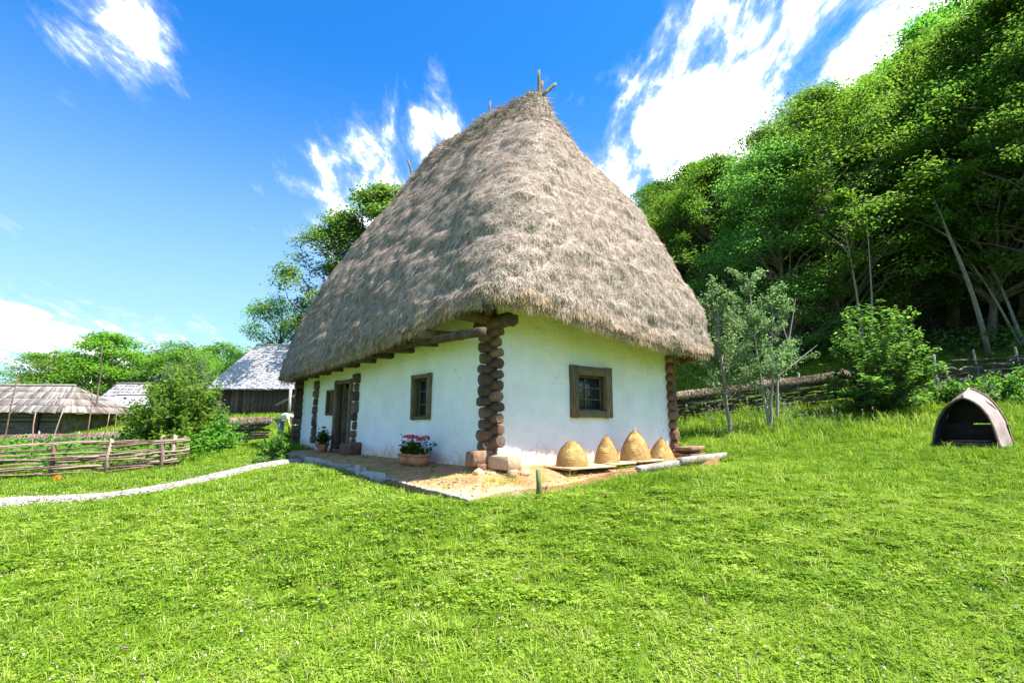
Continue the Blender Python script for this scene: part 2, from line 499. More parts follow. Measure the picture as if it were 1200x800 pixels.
def plaster_material():
    m = bpy.data.materials.new('lime_plaster')
    m.use_nodes = True
    T = NT(m.node_tree)
    tcn = T.n('ShaderNodeTexCoord')
    P = tcn.outputs['Object']
    n1 = T.n('ShaderNodeTexNoise', {'Vector': P, 'Scale': 1.6, 'Detail': 7.0, 'Roughness': .65})
    n2 = T.n('ShaderNodeTexNoise', {'Vector': P, 'Scale': 7.0, 'Detail': 8.0, 'Roughness': .7})
    col = T.ramp(n1.outputs[0], [(.25, (.775, .785, .81)), (.5, (.85, .86, .89)), (.75, (.88, .89, .92))])
    # chipped flecks showing clay
    ch = T.n('ShaderNodeTexNoise', {'Vector': P, 'Scale': 13.0, 'Detail': 3.0, 'Roughness': .5})
    col = T.mix(T.maprange(ch.outputs[0], .72, .77, 0., .55), col, (.40, .33, .25))
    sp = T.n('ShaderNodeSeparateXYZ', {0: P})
    # ochre clay splash plus painted warm bounce; greenish bounce and shade painted under eave
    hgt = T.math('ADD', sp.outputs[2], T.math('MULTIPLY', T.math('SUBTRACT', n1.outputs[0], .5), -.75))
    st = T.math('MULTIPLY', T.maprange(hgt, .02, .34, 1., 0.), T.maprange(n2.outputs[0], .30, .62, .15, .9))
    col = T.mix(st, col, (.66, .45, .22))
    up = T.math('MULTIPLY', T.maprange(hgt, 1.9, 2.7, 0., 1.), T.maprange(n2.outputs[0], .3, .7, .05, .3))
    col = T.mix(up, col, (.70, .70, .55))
    # hairline cracks in the limewash
    wv = T.n('ShaderNodeTexNoise', {'Vector': P, 'Scale': 2.5, 'Detail': 4.0})
    pv_ = T.n('ShaderNodeVectorMath', {0: P, 1: wv.outputs['Color']}, operation='ADD')
    vo = T.n('ShaderNodeTexVoronoi', {'Vector': pv_.outputs[0], 'Scale': 1.15}, feature='DISTANCE_TO_EDGE')
    crk = T.math('MULTIPLY', T.maprange(vo.outputs[0], .0, .010, .55, 0.), T.maprange(n1.outputs[0], .5, .62, 0., 1.))
    col = T.mix(crk, col, (.30, .25, .19))
    # patches of fresher and greyer lime
    pt = T.n('ShaderNodeTexNoise', {'Vector': P, 'Scale': .9, 'Detail': 3.0})
    col = T.mix(T.maprange(pt.outputs[0], .5, .6, 0., .35), col, (.72, .72, .72))
    bs = T.n('ShaderNodeBsdfPrincipled', {'Base Color': col, 'Roughness': .9})
    bs.inputs['Specular IOR Level'].default_value = .15
    h = T.math('MULTIPLY_ADD', n2.outputs[0], .5, n1.outputs[0])
    bp = T.n('ShaderNodeBump', {'Height': h, 'Strength': .9, 'Distance': .08})
    T.set(bs, 'Normal', bp.outputs[0])
    T.n('ShaderNodeOutputMaterial', {0: bs.outputs[0]})
    return m
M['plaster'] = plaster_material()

def clay_material():
    m = bpy.data.materials.new('clay_terrace')
    m.use_nodes = True
    T = NT(m.node_tree)
    tcn = T.n('ShaderNodeTexCoord')
    P = tcn.outputs['Object']
    n1 = T.n('ShaderNodeTexNoise', {'Vector': P, 'Scale': 2.2, 'Detail': 7.0, 'Roughness': .65})
    n2 = T.n('ShaderNodeTexNoise', {'Vector': P, 'Scale': 26.0, 'Detail': 6.0, 'Roughness': .7})
    col = T.ramp(n1.outputs[0], [(.3, (.24, .115, .05)), (.5, (.35, .185, .075)), (.7, (.44, .27, .11))])
    col = T.mix(T.maprange(n2.outputs[0], .5, .75, 0., .8), col, (.47, .33, .15))
    mo = T.n('ShaderNodeTexNoise', {'Vector': P, 'Scale': 1.5, 'Detail': 6.0})
    sp = T.n('ShaderNodeSeparateXYZ', {0: P})
    moss = T.math('MULTIPLY', T.maprange(mo.outputs[0], .47, .60, 0., .8), T.maprange(sp.outputs[1], -.4, .6, 0., 1.))
    moss = T.math('MULTIPLY', moss, T.maprange(sp.outputs[0], -.55, -.75, 0., 1.))
    col = T.mix(moss, col, (.17, .20, .05))
    # sandy, gravelly spread at the near corner
    e = T.math('ADD', T.math('MULTIPLY', sp.outputs[0], -.5), T.math('MULTIPLY', sp.outputs[1], -.5))
    sand = T.maprange(T.math('ADD', e, T.math('MULTIPLY', T.math('SUBTRACT', n1.outputs[0], .5), 1.2)), .62, 1.1, 0., .85)
    col = T.mix(sand, col, T.ramp(n2.outputs[0], [(.3, (.30, .21, .11)), (.6, (.52, .42, .26))]))
    bs = T.n('ShaderNodeBsdfPrincipled', {'Base Color': col, 'Roughness': .95})
    bp = T.n('ShaderNodeBump', {'Height': n2.outputs[0], 'Strength': .7, 'Distance': .03})
    T.set(bs, 'Normal', bp.outputs[0])
    T.n('ShaderNodeOutputMaterial', {0: bs.outputs[0]})
    return m
M['clay'] = clay_material()
M['gravel'] = mat('white_gravel', [(.11, .105, .10), (.24, .23, .22), (.38, .37, .355)], 16, 6, .9, .8, 50, space='World', bdist=.03)
M['pebble'] = mat('pebble', [(.11, .09, .07), (.28, .24, .19), (.50, .46, .40)], 6, 3, .9, .2, 20, island=.8)

# ------------------------------------------------------------------ house frame
HX, HY, HZ, HYAW = -0.395, 9.40, 0.83, 0.69493
HW, HL, HH = 5.76, 10.46, 3.0
_c, _s = math.cos(HYAW), math.sin(HYAW)
def h2w(x, y, z=0.0):
    return np.array([HX + _c * x - _s * y, HY + _s * x + _c * y, HZ + z])
def w2h(x, y):
    dx, dy = x - HX, y - HY
    return _c * dx + _s * dy, -_s * dx + _c * dy

def terrace_z(x, y):
    """local height of the clay terrace"""
    x, y = np.asarray(x, float), np.asarray(y, float)
    dl = np.clip(-x / 1.45, 0, 1)
    df = np.clip(-y / 1.40, 0, 1)
    drop_l = np.interp(y, [-1.4, 0, 2.5, 6.0, 8.6], [.27, .22, .12, .02, .0])
    drop_f = np.interp(x, [-1.45, 0, 2, 4, 6.4], [.27, .23, .15, .09, .05])
    return -np.maximum(dl * drop_l, df * drop_f) - .004

# ------------------------------------------------------------------ terrain
CP = [(0, 0, 0), (4, 0, 0), (-4, 0, 0), (8, 0, .15), (-8, 0, -.1), (0, 3, .05), (4, 3, .12), (8, 4, .35), (-4, 3, .0), (-8, 4, 0), (0, 6, .27), (3, 6.5, .38),
      (-4, 6.5, .22), (6, 8, .5), (-7.1, 9.7, .28), (-9.4, 9.5, .2), (-6.2, 10.7, .45), (-5.3, 11.9, .68), (-12.3, 12.3, .22), (-8.5, 14, .5), (-10.6, 20, .78),
      (-10, 23, .85), (-16, 22, .4), (-22, 24, .45), (-25, 32, .95), (-36, 30, .7), (-21, 38, 2.2), (-14, 38, 2.3), (-15, 30, 1.4), (-30, 18, .2), (-20, 10, .0), (-40, 44, 1.0), (-50, 90, 5), (-20, 70, 6), (0, 45, 3.6),
      (0, 26, 1.6), (-60, 10, 0), (-150, 150, 10), (0, 150, 16), (150, 150, 60), (10.7, 12, 1.02), (8, 14, .95), (13.3, 20, 2.3), (7.3, 21.5, 1.62), (20, 19.5, 2.9),
      (15, 16, 1.75), (14, 9, 1.1), (20, 12, 2.0), (11, 30, 4.0), (16, 26, 4.2), (25, 25, 5.6), (30, 30, 8.2), (20, 35, 7.6), (12, 40, 6.6), (40, 40, 15), (60, 60, 28), (30, 60, 18),
      (8, 60, 9), (100, 100, 42), (60, 10, 13), (30, 10, 4.2), (40, 20, 9.5), (20, 3, 1.2), (40, -5, 3.5), (100, 0, 20), (0, -30, -1), (-40, -30, -1.5), (40, -30, 2), (0, -150, -4), (150, -150, 4), (-150, -150, -6),
      (-150, 0, -1), (150, 0, 28), (300, 300, 110), (-300, 300, 16), (0, 350, 30), (0, -350, -5), (350, 0, 60), (-350, 0, -3)]
for (lx, ly) in ((-1.6, -1.55), (0, -1.55), (2, -1.55), (4, -1.5), (6.3, -1.3), (7.2, .5), (7.2, 4), (7, 9), (-1.6, 1.5), (-1.65, 4), (-1.6, 6.5), (-1.2, 9.2), (0, 12), (4, 12)):
    p = h2w(lx, ly)
    CP.append((p[0], p[1], HZ + float(terrace_z(np.clip(lx, -1.45, 9), np.clip(ly, -1.4, 20))) - (.085 if lx < 6.5 and ly < 9 else -.0)))
for (lx, ly) in ((1, 1), (3, 3), (3, 8), (5, 2), (1, 9), (-.6, .5), (-.6, 4), (2, -.6), (5, -.6), (-.7, -.7)):
    p = h2w(lx, ly)
    CP.append((p[0], p[1], HZ - .38 if ly < 1 or lx < 1 else HZ - .2))
CP = np.array(CP, float)
def _phi(d2): return np.sqrt(d2 + 2.5)
_D = ((CP[:, None, :2] - CP[None, :, :2]) ** 2).sum(-1)
_n = len(CP)
_A = np.zeros((_n + 3, _n + 3))
_A[:_n, :_n] = _phi(_D) - np.eye(_n) * .02
_A[:_n, _n:] = np.c_[np.ones(_n), CP[:, :2]]
_A[_n:, :_n] = _A[:_n, _n:].T
_wt = np.linalg.solve(_A, np.r_[CP[:, 2], 0, 0, 0])
def ground(x, y):
    x = np.atleast_1d(np.asarray(x, float)); y = np.atleast_1d(np.asarray(y, float))
    sh = x.shape
    x, y = x.ravel(), y.ravel()
    out = np.empty(len(x))
    for i in range(0, len(x), 20000):
        xs, ys = x[i:i + 20000], y[i:i + 20000]
        d2 = (xs[:, None] - CP[:, 0]) ** 2 + (ys[:, None] - CP[:, 1]) ** 2
        out[i:i + 20000] = _phi(d2) @ _wt[:_n] + _wt[_n] + _wt[_n + 1] * xs + _wt[_n + 2] * ys
    P = np.c_[x, y, x * 0]
    lx, ly = w2h(x, y)
    away = np.clip(np.maximum(np.maximum(-2.2 - lx, lx - 7), np.maximum(-2.2 - ly, ly - 12)) / 2, 0, 1)
    out = out + fbm(P, .5, 3, 3) * .05 * away
    return out.reshape(sh)
def gz(x, y): return float(ground(x, y)[0])

def axis(lo, hi, step, far):
    a = list(np.arange(lo, hi + 1e-6, step))
    s, x = step, hi
    while x < far:
        s *= 1.22; x += s; a.append(x)
    s, x = step, lo
    while x > -far:
        s *= 1.22; x -= s; a.insert(0, x)
    return np.array(a)
gx, gy = axis(-20, 24, .35, 1500), axis(-2, 30, .35, 1500)
GX, GY = np.meshgrid(gx, gy, indexing='ij')
GZ = ground(GX, GY)
far = np.maximum(np.abs(GX), np.abs(GY))
GZ = np.where(far > 350, GZ * (350 / far), GZ)
b = MB(); b.sheet(np.stack([GX, GY, GZ], -1).transpose(1, 0, 2))
tag(b.build('ground', M['lawn'], smooth=True), 'sloping green meadow ground', None, None, 'structure')

# gravel path ribbon
PATH = np.array([(-16.5, 8.6), (-13, 9.0), (-9.6, 9.35), (-7.6, 9.7), (-6.5, 10.35), (-5.75, 11.3), (-5.35, 12.2), (-5.3, 13.0)])
def resample(P, step):
    P = np.asarray(P, float)
    # Catmull-Rom
    Q = np.vstack([2 * P[0] - P[1], P, 2 * P[-1] - P[-2]])
    out = []
    for i in range(1, len(Q) - 2):
        for t in np.linspace(0, 1, 24, endpoint=False):
            out.append(.5 * ((2 * Q[i]) + (-Q[i - 1] + Q[i + 1]) * t + (2 * Q[i - 1] - 5 * Q[i] + 4 * Q[i + 1] - Q[i + 2]) * t * t + (-Q[i - 1] + 3 * Q[i] - 3 * Q[i + 1] + Q[i + 2]) * t ** 3))
    out.append(P[-1])
    out = np.array(out)
    d = np.r_[0, np.cumsum(np.linalg.norm(np.diff(out, axis=0), axis=1))]
    s = np.arange(0, d[-1], step)
    return np.stack([np.interp(s, d, out[:, k]) for k in range(P.shape[1])], 1)
PC = resample(PATH, .12)
PT = np.gradient(PC, axis=0); PT /= np.linalg.norm(PT, axis=1, keepdims=True)
PN = np.c_[-PT[:, 1], PT[:, 0]]
def path_half(i): return .33 + .05 * np.sin(i * .23) + .04 * np.sin(i * .71)
u = np.linspace(-1, 1, 9)
hw = path_half(np.arange(len(PC)))
PX = PC[:, None, :] + PN[:, None, :] * (u[None, :, None] * hw[:, None, None])
PZ = ground(PX[..., 0], PX[..., 1]) + .075 - .06 * np.abs(u)[None, :] ** 4
b = MB(); b.sheet(np.concatenate([PX, PZ[..., None]], -1))
tag(b.build('gravel_path', M['gravel'], smooth=True), 'narrow pale gravel path curving across the grass to the house', None, None, 'structure')
def path_dist(x, y):
    d = np.full(len(x), 9e9)
    for k in range(0, len(PC), 3):
        d = np.minimum(d, np.hypot(x - PC[k, 0], y - PC[k, 1]))
    return d
def pebbles(P, smin, smax):
    """low faceted stones (octahedra squashed) at points P"""
    n = len(P)
    base = np.array([(1, 0, 0), (0, 1, 0), (-1, 0, 0), (0, -1, 0), (0, 0, .7), (0, 0, -.7)])
    sc = rng.uniform(smin, smax, (n, 1, 3)); sc[..., 2] *= .7
    a = rng.uniform(0, 6.28, n)
    V = base[None] * sc * rng.uniform(.75, 1.25, (n, 6, 1))
    c, s = np.cos(a)[:, None], np.sin(a)[:, None]
    V = np.stack([V[..., 0] * c - V[..., 1] * s, V[..., 0] * s + V[..., 1] * c, V[..., 2]], -1) + P[:, None, :]
    f = np.array([(0, 1, 4), (1, 2, 4), (2, 3, 4), (3, 0, 4), (1, 0, 5), (2, 1, 5), (3, 2, 5), (0, 3, 5)])
    F = (f[None] + (np.arange(n) * 6)[:, None, None]).reshape(-1, 3)
    return V.reshape(-1, 3), F
k = rng.integers(0, len(PC), 9000); uu = rng.uniform(-1.08, 1.08, 9000)
pp = PC[k] + PN[k] * (uu * hw[k])[:, None] + PT[k] * rng.uniform(-.07, .07, (len(k), 1))
V, F = pebbles(np.c_[pp, ground(pp[:, 0], pp[:, 1]) + .07 - .06 * np.abs(uu) ** 4], .012, .035)
tag(link('gravel', mesh_np('gravel', V, [F], M['pebble'])), 'loose pale gravel lying on the path', None, None, 'stuff')

# ------------------------------------------------------------------ the thatched house
house = empty('thatched_house', h2w(0, 0), HYAW)
tag(house, 'old whitewashed log house with a tall shaggy thatched roof', 'house')

# terrace
terr = empty('clay_terrace', h2w(0, 0), HYAW)
tag(terr, 'low clay terrace round the foot of the white house', None, None, 'structure')
xs, ys = np.arange(-1.45, 6.41, .125), np.arange(-1.40, 8.61, .125)
def ragged(G, amp):
    return G
def strip(x0, x1, y0, y1, name):
    a = np.linspace(x0, x1, max(2, int((x1 - x0) / .1) + 1)); c = np.linspace(y0, y1, max(2, int((y1 - y0) / .1) + 1))
    X, Y = np.meshgrid(a, c, indexing='ij')
    P = np.c_[X.ravel(), Y.ravel(), X.ravel() * 0]
    if y1 < 1: Y = .15 + (Y - .15) * np.interp(X, [-1.45, 6.3], [1.0, .66]) * (1 + .05 * np.sin(X * 2.3) * (Y < -.5))
    Z = terrace_z(X, Y) + (fbm(P, 1.8, 3, 5) * .018 + fbm(P, 9, 2, 8) * .008).reshape(X.shape) - .012
    bb = MB()
    bb.sheet(np.stack([X, Y, Z], -1).transpose(1, 0, 2))
    # skirt down into the soil
    for (ln, ) in (((X[0], Y[0], Z[0]),), ((X[-1], Y[-1], Z[-1]),), ((X[:, 0], Y[:, 0], Z[:, 0]),), ((X[:, -1], Y[:, -1], Z[:, -1]),)):
        top = np.stack(ln, -1); bot = top - (0, 0, .5)
        bb.sheet(np.stack([top, bot]))
    return bb.build(name, M['clay'], terr, smooth=False)
strip(-1.42, .15, .15, 8.6, 'clay_bed')
strip(-1.42, 6.3, -1.38, .15, 'clay_bed')
# stone slabs along the left edge, small cobbles towards the corner
y = 1.15
stone_dims = [(.85, .16), (.72, .14), (1.0, .15), (.66, .13), (.9, .14), (1.1, .12)]
for (ln, wd) in stone_dims:
    bb = MB(); bb.cbox((0, 0, 0), (wd, ln - .04, .20), .025, None, .02)
    bb.build('kerb_stone', M['stone'], terr, loc=(-1.47 + rng.uniform(-.02, .02), y + ln / 2, float(terrace_z(-1.45, y + ln / 2)) - .045), rot=(-.022, 0, rng.uniform(-.03, .03)))
    y += ln
bb = MB(); bb.cbox((0, 0, 0), (.07, .07, .34), .012, None, .01)
bb.build('edge_peg', M['wood_grey'], terr, loc=(-1.58, 2.02, -.16))
for k in range(30):
    yy = -1.42 + k * .088 + rng.uniform(-.01, .01)
    if yy > 1.1: break
    bb = MB(); V, F = pebbles(np.zeros((1, 3)), .07, .085); bb.add(V * np.array([.6, .62, .8]), [F])
    bb.build('cobble', M['stone'], terr, loc=(-1.45 + rng.uniform(-.02, .02), yy, float(terrace_z(-1.45, yy)) + .0), rot=(0, 0, rng.uniform(0, 3)))
# loose stones spread on the terrace corner
n = 1500
px_ = rng.uniform(-1.4, 5.5, n); py_ = rng.uniform(-1.38, 2.6, n)
kk = ((px_ < -.1) | (py_ < -.12)) & (rng.random(n) < np.clip(np.where(px_ < -.1, (-px_ - .2) * (2.6 - py_) * .5, (-py_ - .3) * 1.1), 0.02, 1))
px_, py_ = px_[kk], py_[kk]
V, F = pebbles(np.c_[px_, py_, terrace_z(px_, py_) + .0], .008, .03)
o = link('loose_stones', mesh_np('loose_stones', V, [F], M['pebble']), terr); o['kind'] = 'stuff'
n = 2600
sx_ = rng.uniform(-1.35, 6.0, n); sy_ = rng.uniform(-1.3, .0, n) * np.interp(sx_, [-1.4, 6], [1, .66])
sx_ = np.where(rng.random(n) < .15, -rng.random(n) * 1.3, sx_); sy_ = np.where(sx_ < -.2, rng.uniform(-1.3, 1.6, n), sy_)
an = rng.uniform(0, 6.28, n)
V, F = leaf_quads(np.c_[sx_, sy_, terrace_z(sx_, sy_) + .012], np.array([0, 0, 1.0]) + rng.normal(0, .15, (n, 3)), rng.uniform(.05, .18, n), .006, 0, np.c_[np.cos(an), np.sin(an), an * 0])
o = link('straw_litter', mesh_np('straw_litter', V, [F], M['straw_warm']), terr); o['kind'] = 'stuff'
# long pale timber along the front edge
bb = MB(); bb.cbox((0, 0, 0), (2.35, .17, .15), .02, None, .015)
bb.build('edge_beam', M['wood_grey'], terr, loc=(5.65, -.86, -.03), rot=(0, R(-.6), R(5)))
bb = MB(); bb.cbox((0, 0, 0), (1.5, .15, .12), .02, None, .015)
bb.build('edge_beam', M['wood_grey'], terr, loc=(3.55, -1.06, -.10), rot=(0, R(-1.5), R(4)))

# walls: panels with openings, outer face uneven
def wall_panel(name, origin, udir, ndir, length, height, openings, thick=.26, batter=.05, seed=1, u0=0.0):
    """udir along wall, ndir outward; openings (ua,ub,za,zb)"""
    us = {u0, length}; zs = {-.25, height}
    for o_ in openings:
        us |= {o_[0], o_[1]}; zs |= {max(o_[2], -.25), o_[3]}
    def refine(s):
        s = sorted(s); out = [s[0]]
        for a_, b_ in zip(s[:-1], s[1:]):
            k_ = max(1, int(math.ceil((b_ - a_) / .14)))
            out += [a_ + (b_ - a_) * t / k_ for t in range(1, k_ + 1)]
        return np.array(out)
    U, Z = refine(us), refine(zs)
    UU, ZZ = np.meshgrid(U, Z, indexing='ij')
    P3 = np.c_[UU.ravel(), ZZ.ravel(), np.full(UU.size, seed * 7.3)]
    off = (fbm(P3, .9, 2, seed) * .03 + fbm(P3, 3.2, 3, seed + 5) * .012).reshape(UU.shape)
    off += batter * np.clip(1 - ZZ / height, 0, 1) ** 1.4 - .01
    near = np.zeros_like(UU)
    udir, ndir, origin = np.array(udir, float), np.array(ndir, float), np.array(origin, float)
    def pos(u_, z_, o_): return origin + np.multiply.outer(u_, udir) + np.multiply.outer(o_, ndir) + np.multiply.outer(z_, np.array([0, 0, 1.0]))
    G = pos(UU, ZZ, off)
    nb = len(Z)
    quads = []
    for i in range(len(U) - 1):
        for j in range(nb - 1):
            um, zm = (U[i] + U[i + 1]) / 2, (Z[j] + Z[j + 1]) / 2
            if any(a_ < um < b_ and c_ < zm < d_ for (a_, b_, c_, d_) in openings):
                continue
            quads.append((i * nb + j, (i + 1) * nb + j, (i + 1) * nb + j + 1, i * nb + j + 1))
    mb = MB(); mb.add(G.reshape(-1, 3), [quads])
    iu = lambda v: int(np.argmin(abs(U - v))); iz = lambda v: int(np.argmin(abs(Z - v)))
    def strip2(ii, jj):
        top = G[ii, jj]; inn = pos(U[ii], Z[jj], np.full(len(np.atleast_1d(ii)) if np.ndim(ii) else len(jj), -thick))
        mb.sheet(np.stack([top, inn]))
    for (a_, b_, c_, d_) in openings:
        ia, ib, ic, id_ = iu(a_), iu(b_), iz(max(c_, -.25)), iz(d_)
        ru, rz = np.arange(ia, ib + 1), np.arange(ic, id_ + 1)
        strip2(ru, np.full(len(ru), ic)); strip2(ru, np.full(len(ru), id_))
        strip2(np.full(len(rz), ia), rz); strip2(np.full(len(rz), ib), rz)
    rz = np.arange(nb); ru = np.arange(len(U))
    strip2(np.full(nb, 0), rz); strip2(np.full(nb, len(U) - 1), rz)
    strip2(ru, np.full(len(U), nb - 1))
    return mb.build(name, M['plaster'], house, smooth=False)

# left (long) wall lies on x=0 and faces -x; u runs along +y
WIN_A = (2.02, 2.80, .86, 1.83)
DOOR = (6.20, 7.36, .06, 1.98)
WIN_B = (7.56, 7.98, 1.02, 1.75)
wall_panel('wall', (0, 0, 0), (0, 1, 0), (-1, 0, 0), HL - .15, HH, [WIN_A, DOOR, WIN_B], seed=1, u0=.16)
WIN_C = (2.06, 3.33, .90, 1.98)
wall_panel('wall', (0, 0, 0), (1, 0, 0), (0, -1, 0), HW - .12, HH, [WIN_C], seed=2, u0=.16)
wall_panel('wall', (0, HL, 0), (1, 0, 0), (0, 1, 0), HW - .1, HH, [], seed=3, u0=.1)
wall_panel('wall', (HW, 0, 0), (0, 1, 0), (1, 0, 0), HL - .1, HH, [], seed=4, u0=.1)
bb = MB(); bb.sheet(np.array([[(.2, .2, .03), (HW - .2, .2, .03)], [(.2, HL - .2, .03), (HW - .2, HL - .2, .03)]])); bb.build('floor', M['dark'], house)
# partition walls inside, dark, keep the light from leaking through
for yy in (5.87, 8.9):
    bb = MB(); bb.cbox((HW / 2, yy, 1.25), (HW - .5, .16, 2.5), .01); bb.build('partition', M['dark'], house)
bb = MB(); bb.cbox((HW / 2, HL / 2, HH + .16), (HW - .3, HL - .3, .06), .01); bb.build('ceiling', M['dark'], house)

# logs at the corners
def put_log(a, bpt, r, m='wood_dark', nm='log', n=10):
    a = np.array(a, float); bpt = np.array(bpt, float)
    mb = MB(); mb.log(a - (a + bpt) / 2, bpt - (a + bpt) / 2, r, n, .13)
    o = mb.build(nm, M[m], house, smooth=False, loc=(a + bpt) / 2)
    o.scale = (1, 1, rng.uniform(.9, 1.18)) if nm == 'log' else (1, 1, 1)
    for p in o.data.polygons: p.use_smooth = len(p.vertices) == 4
    return o
nlog = 11
for k in range(nlog):
    z = .36 + k * .200
    r = rng.uniform(.080, .112)
    put_log((-.13 - rng.uniform(0, .07), .10 + rng.uniform(-.015, .015), z), (.18, .10, z + rng.uniform(-.02, .02)), r, rng.choice(['wood_dark', 'wood_dark', 'wood_brown']))
    r = rng.uniform(.078, .112)
    put_log((.10 + rng.uniform(-.02, .02), -.13 - rng.uniform(0, .09), z + .10), (.10, .18, z + .10 + rng.uniform(-.02, .02)), r, rng.choice(['wood_dark', 'wood_brown']))
# squared foot beams under the stack, warm and worn
for (c, s, rz_) in (((-.15, .12, .16), (.46, .27, .26), 0.02), ((.12, -.22, .10), (.30, .62, .24), .1), ((-.06, .1, -.02), (.5, .24, .16), .05)):
    mb = MB(); mb.cbox((0, 0, 0), s, .014, None, .022); mb.build('sill_beam', M['stone_warm' if c[1] < 0 else 'wood_brown'], house, loc=c, rot=(0, 0, rz_))
for (c, s) in (((-.33, -.12, -.07), .13), ((.02, -.60, -.08), .14), ((.30, -.62, -.08), .11), ((.24, -.40, -.06), .10), ((-.2, -.30, -.10), .12)):
    mb = MB(); mb.cbox((0, 0, 0), (s * 1.5, s * 1.2, s), .03, None, .02); mb.build('footing_stone', M['stone_warm'], house, loc=c, rot=(0, 0, rng.uniform(0, 3)))
# crosswall log ends on the long wall
for (yy, n_, out) in ((5.86, 9, .10), (8.92, 9, .11)):
    z = .16
    for k in range(n_):
        hgt = rng.uniform(.20, .30)
        if z + hgt > 2.35: break
        mb = MB(); mb.cbox((0, 0, 0), (.34, rng.uniform(.17, .24), hgt - .02), .035, None, .02)
        mb.build('log', M['wood_dark'], house, loc=(-out + .14 + rng.uniform(-.02, .02), yy + rng.uniform(-.03, .03), z + hgt / 2))
        z += hgt
mb = MB(); mb.cbox((0, 0, 0), (.40, .52, .34), .04, None, .03); mb.build('foot_block', M['wood_brown'], house, loc=(-.22, 5.62, .12), rot=(0, 0, .06))
# far left and far right corners
for k in range(10):
    z = .14 + k * .235
    put_log((-.24 - rng.uniform(0, .05), HL - .1, z), (.15, HL - .1, z), .115)
    put_log((.1, HL + .22, z + .115), (.1, HL - .2, z + .115), .11)
    put_log((HW + .20 + rng.uniform(0, .08), .1, z), (HW - .15, .1, z), .115, 'wood_brown')
    put_log((HW - .1, -.16 - rng.uniform(0, .06), z + .115), (HW - .1, .2, z + .115), .11, 'wood_brown')
# wall plates, brackets and joist ends
def beam(c, s, rot=(0, 0, 0), m='wood_dark', nm='beam'):
    mb = MB(); mb.cbox((0, 0, 0), s, .022, None, .012); return mb.build(nm, M[m], house, loc=c, rot=rot)
beam((.12, .1, 2.62), (.2, 1.3, .18), nm='wall_plate')
beam((-.62, 4.9, 2.49), (.17, 11.0, .15), nm='eave_beam', rot=(R(1.9), 0, 0))
put_log((.07, -.50, 2.62), (.07, .5, 2.62), .115)
put_log((-.70, .08, 2.72), (.6, .08, 2.72), .115)
beam((-.25, -.25, 2.80), (.14, 1.0, .16), (0, 0, R(-42)))
for k, yy in enumerate(np.linspace(.95, 10.0, 10)):
    z = np.interp(yy, [0, 2.5, 5, 9.5], [2.50, 2.43, 2.36, 2.24])
    beam((-.38, yy + rng.uniform(-.06, .06), z), (1.05, .17, .15), (0, R(-3), rng.uniform(-.03, .03)), nm='joist')
beam((6.22, -.3, 2.40), (.16, 1.1, .15), (0, 0, R(-40)), 'wood_brown')

# windows: frame, bars, panes, reveal
def house_window(name_label, along, face, op, fw, inset, bars_v, bars_h, mat_frame):
    """along: 'y' for wall x=0 facing -x ; 'x' for wall y=0 facing -y"""
    ua, ub, za, zb = op
    w, h_ = ub - ua, zb - za
    if along == 'y':
        tr = Matrix.Translation((0, 0, 0)) @ Matrix(((0, 1, 0, 0), (-1, 0, 0, 0), (0, 0, 1, 0), (0, 0, 0, 1)))   # window y(out=-y)->..., handled below
    root = empty('window', (0, 0, 0), 0, house)
    if along == 'y':
        root.location = (0, (ua + ub) / 2, (za + zb) / 2); root.rotation_euler = (0, 0, R(-90))
    else:
        root.location = ((ua + ub) / 2, 0, (za + zb) / 2)
    # local: x across, -y outwards
    d = .17
    for sx in (-1, 1):
        mb = MB(); mb.cbox((0, 0, 0), (fw, d, h_ + .02), .012, None, .008); mb.build('frame', mat_frame, root, loc=(sx * (w / 2 - fw / 2), -.015 + inset, 0))
    for sz, ft in ((-1, fw * .75), (1, fw)):
        mb = MB(); mb.cbox((0, 0, 0), (w + .01 - 2 * fw, d * .92, ft), .012, None, .006); mb.build('frame', mat_frame, root, loc=(0, -.013 + inset, sz * (h_ / 2 - ft / 2)))
    iw, ih = w - 2 * fw, h_ - 1.75 * fw
    zc = -fw * .125
    mb = MB()
    sw = .035
    for sx in (-1, 1): mb.cbox((sx * (iw / 2 - sw / 2), .09 + inset, zc), (sw, .03, ih), .005)
    for sz in (-1, 1): mb.cbox((0, .09 + inset, zc + sz * (ih / 2 - sw / 2)), (iw - 2 * sw, .03, sw), .005)
    for t in bars_v: mb.cbox((iw * t, .088 + inset, zc), (.028, .026, ih - 2 * sw), .004)
    for t in bars_h: mb.cbox((0, .087 + inset, zc + ih * t), (iw - 2 * sw, .022, .024), .004)
    mb.build('sash', M['wood_frame'], root)
    mb = MB(); mb.cbox((0, .105 + inset, zc), (iw - .01, .006, ih - .01), .001); mb.build('pane', M['glass'], root)
    return root
house_window('a', 'y', None, WIN_A, .085, -.0, (0,), (-.18, .17), M['wood_frame'])
house_window('c', 'x', None, WIN_C, .19, -.02, (-.08,), (-.17, .16), M['wood_frame'])
house_window('b', 'y', None, WIN_B, .055, .0, (0,), (0,), M['wood_frame'])
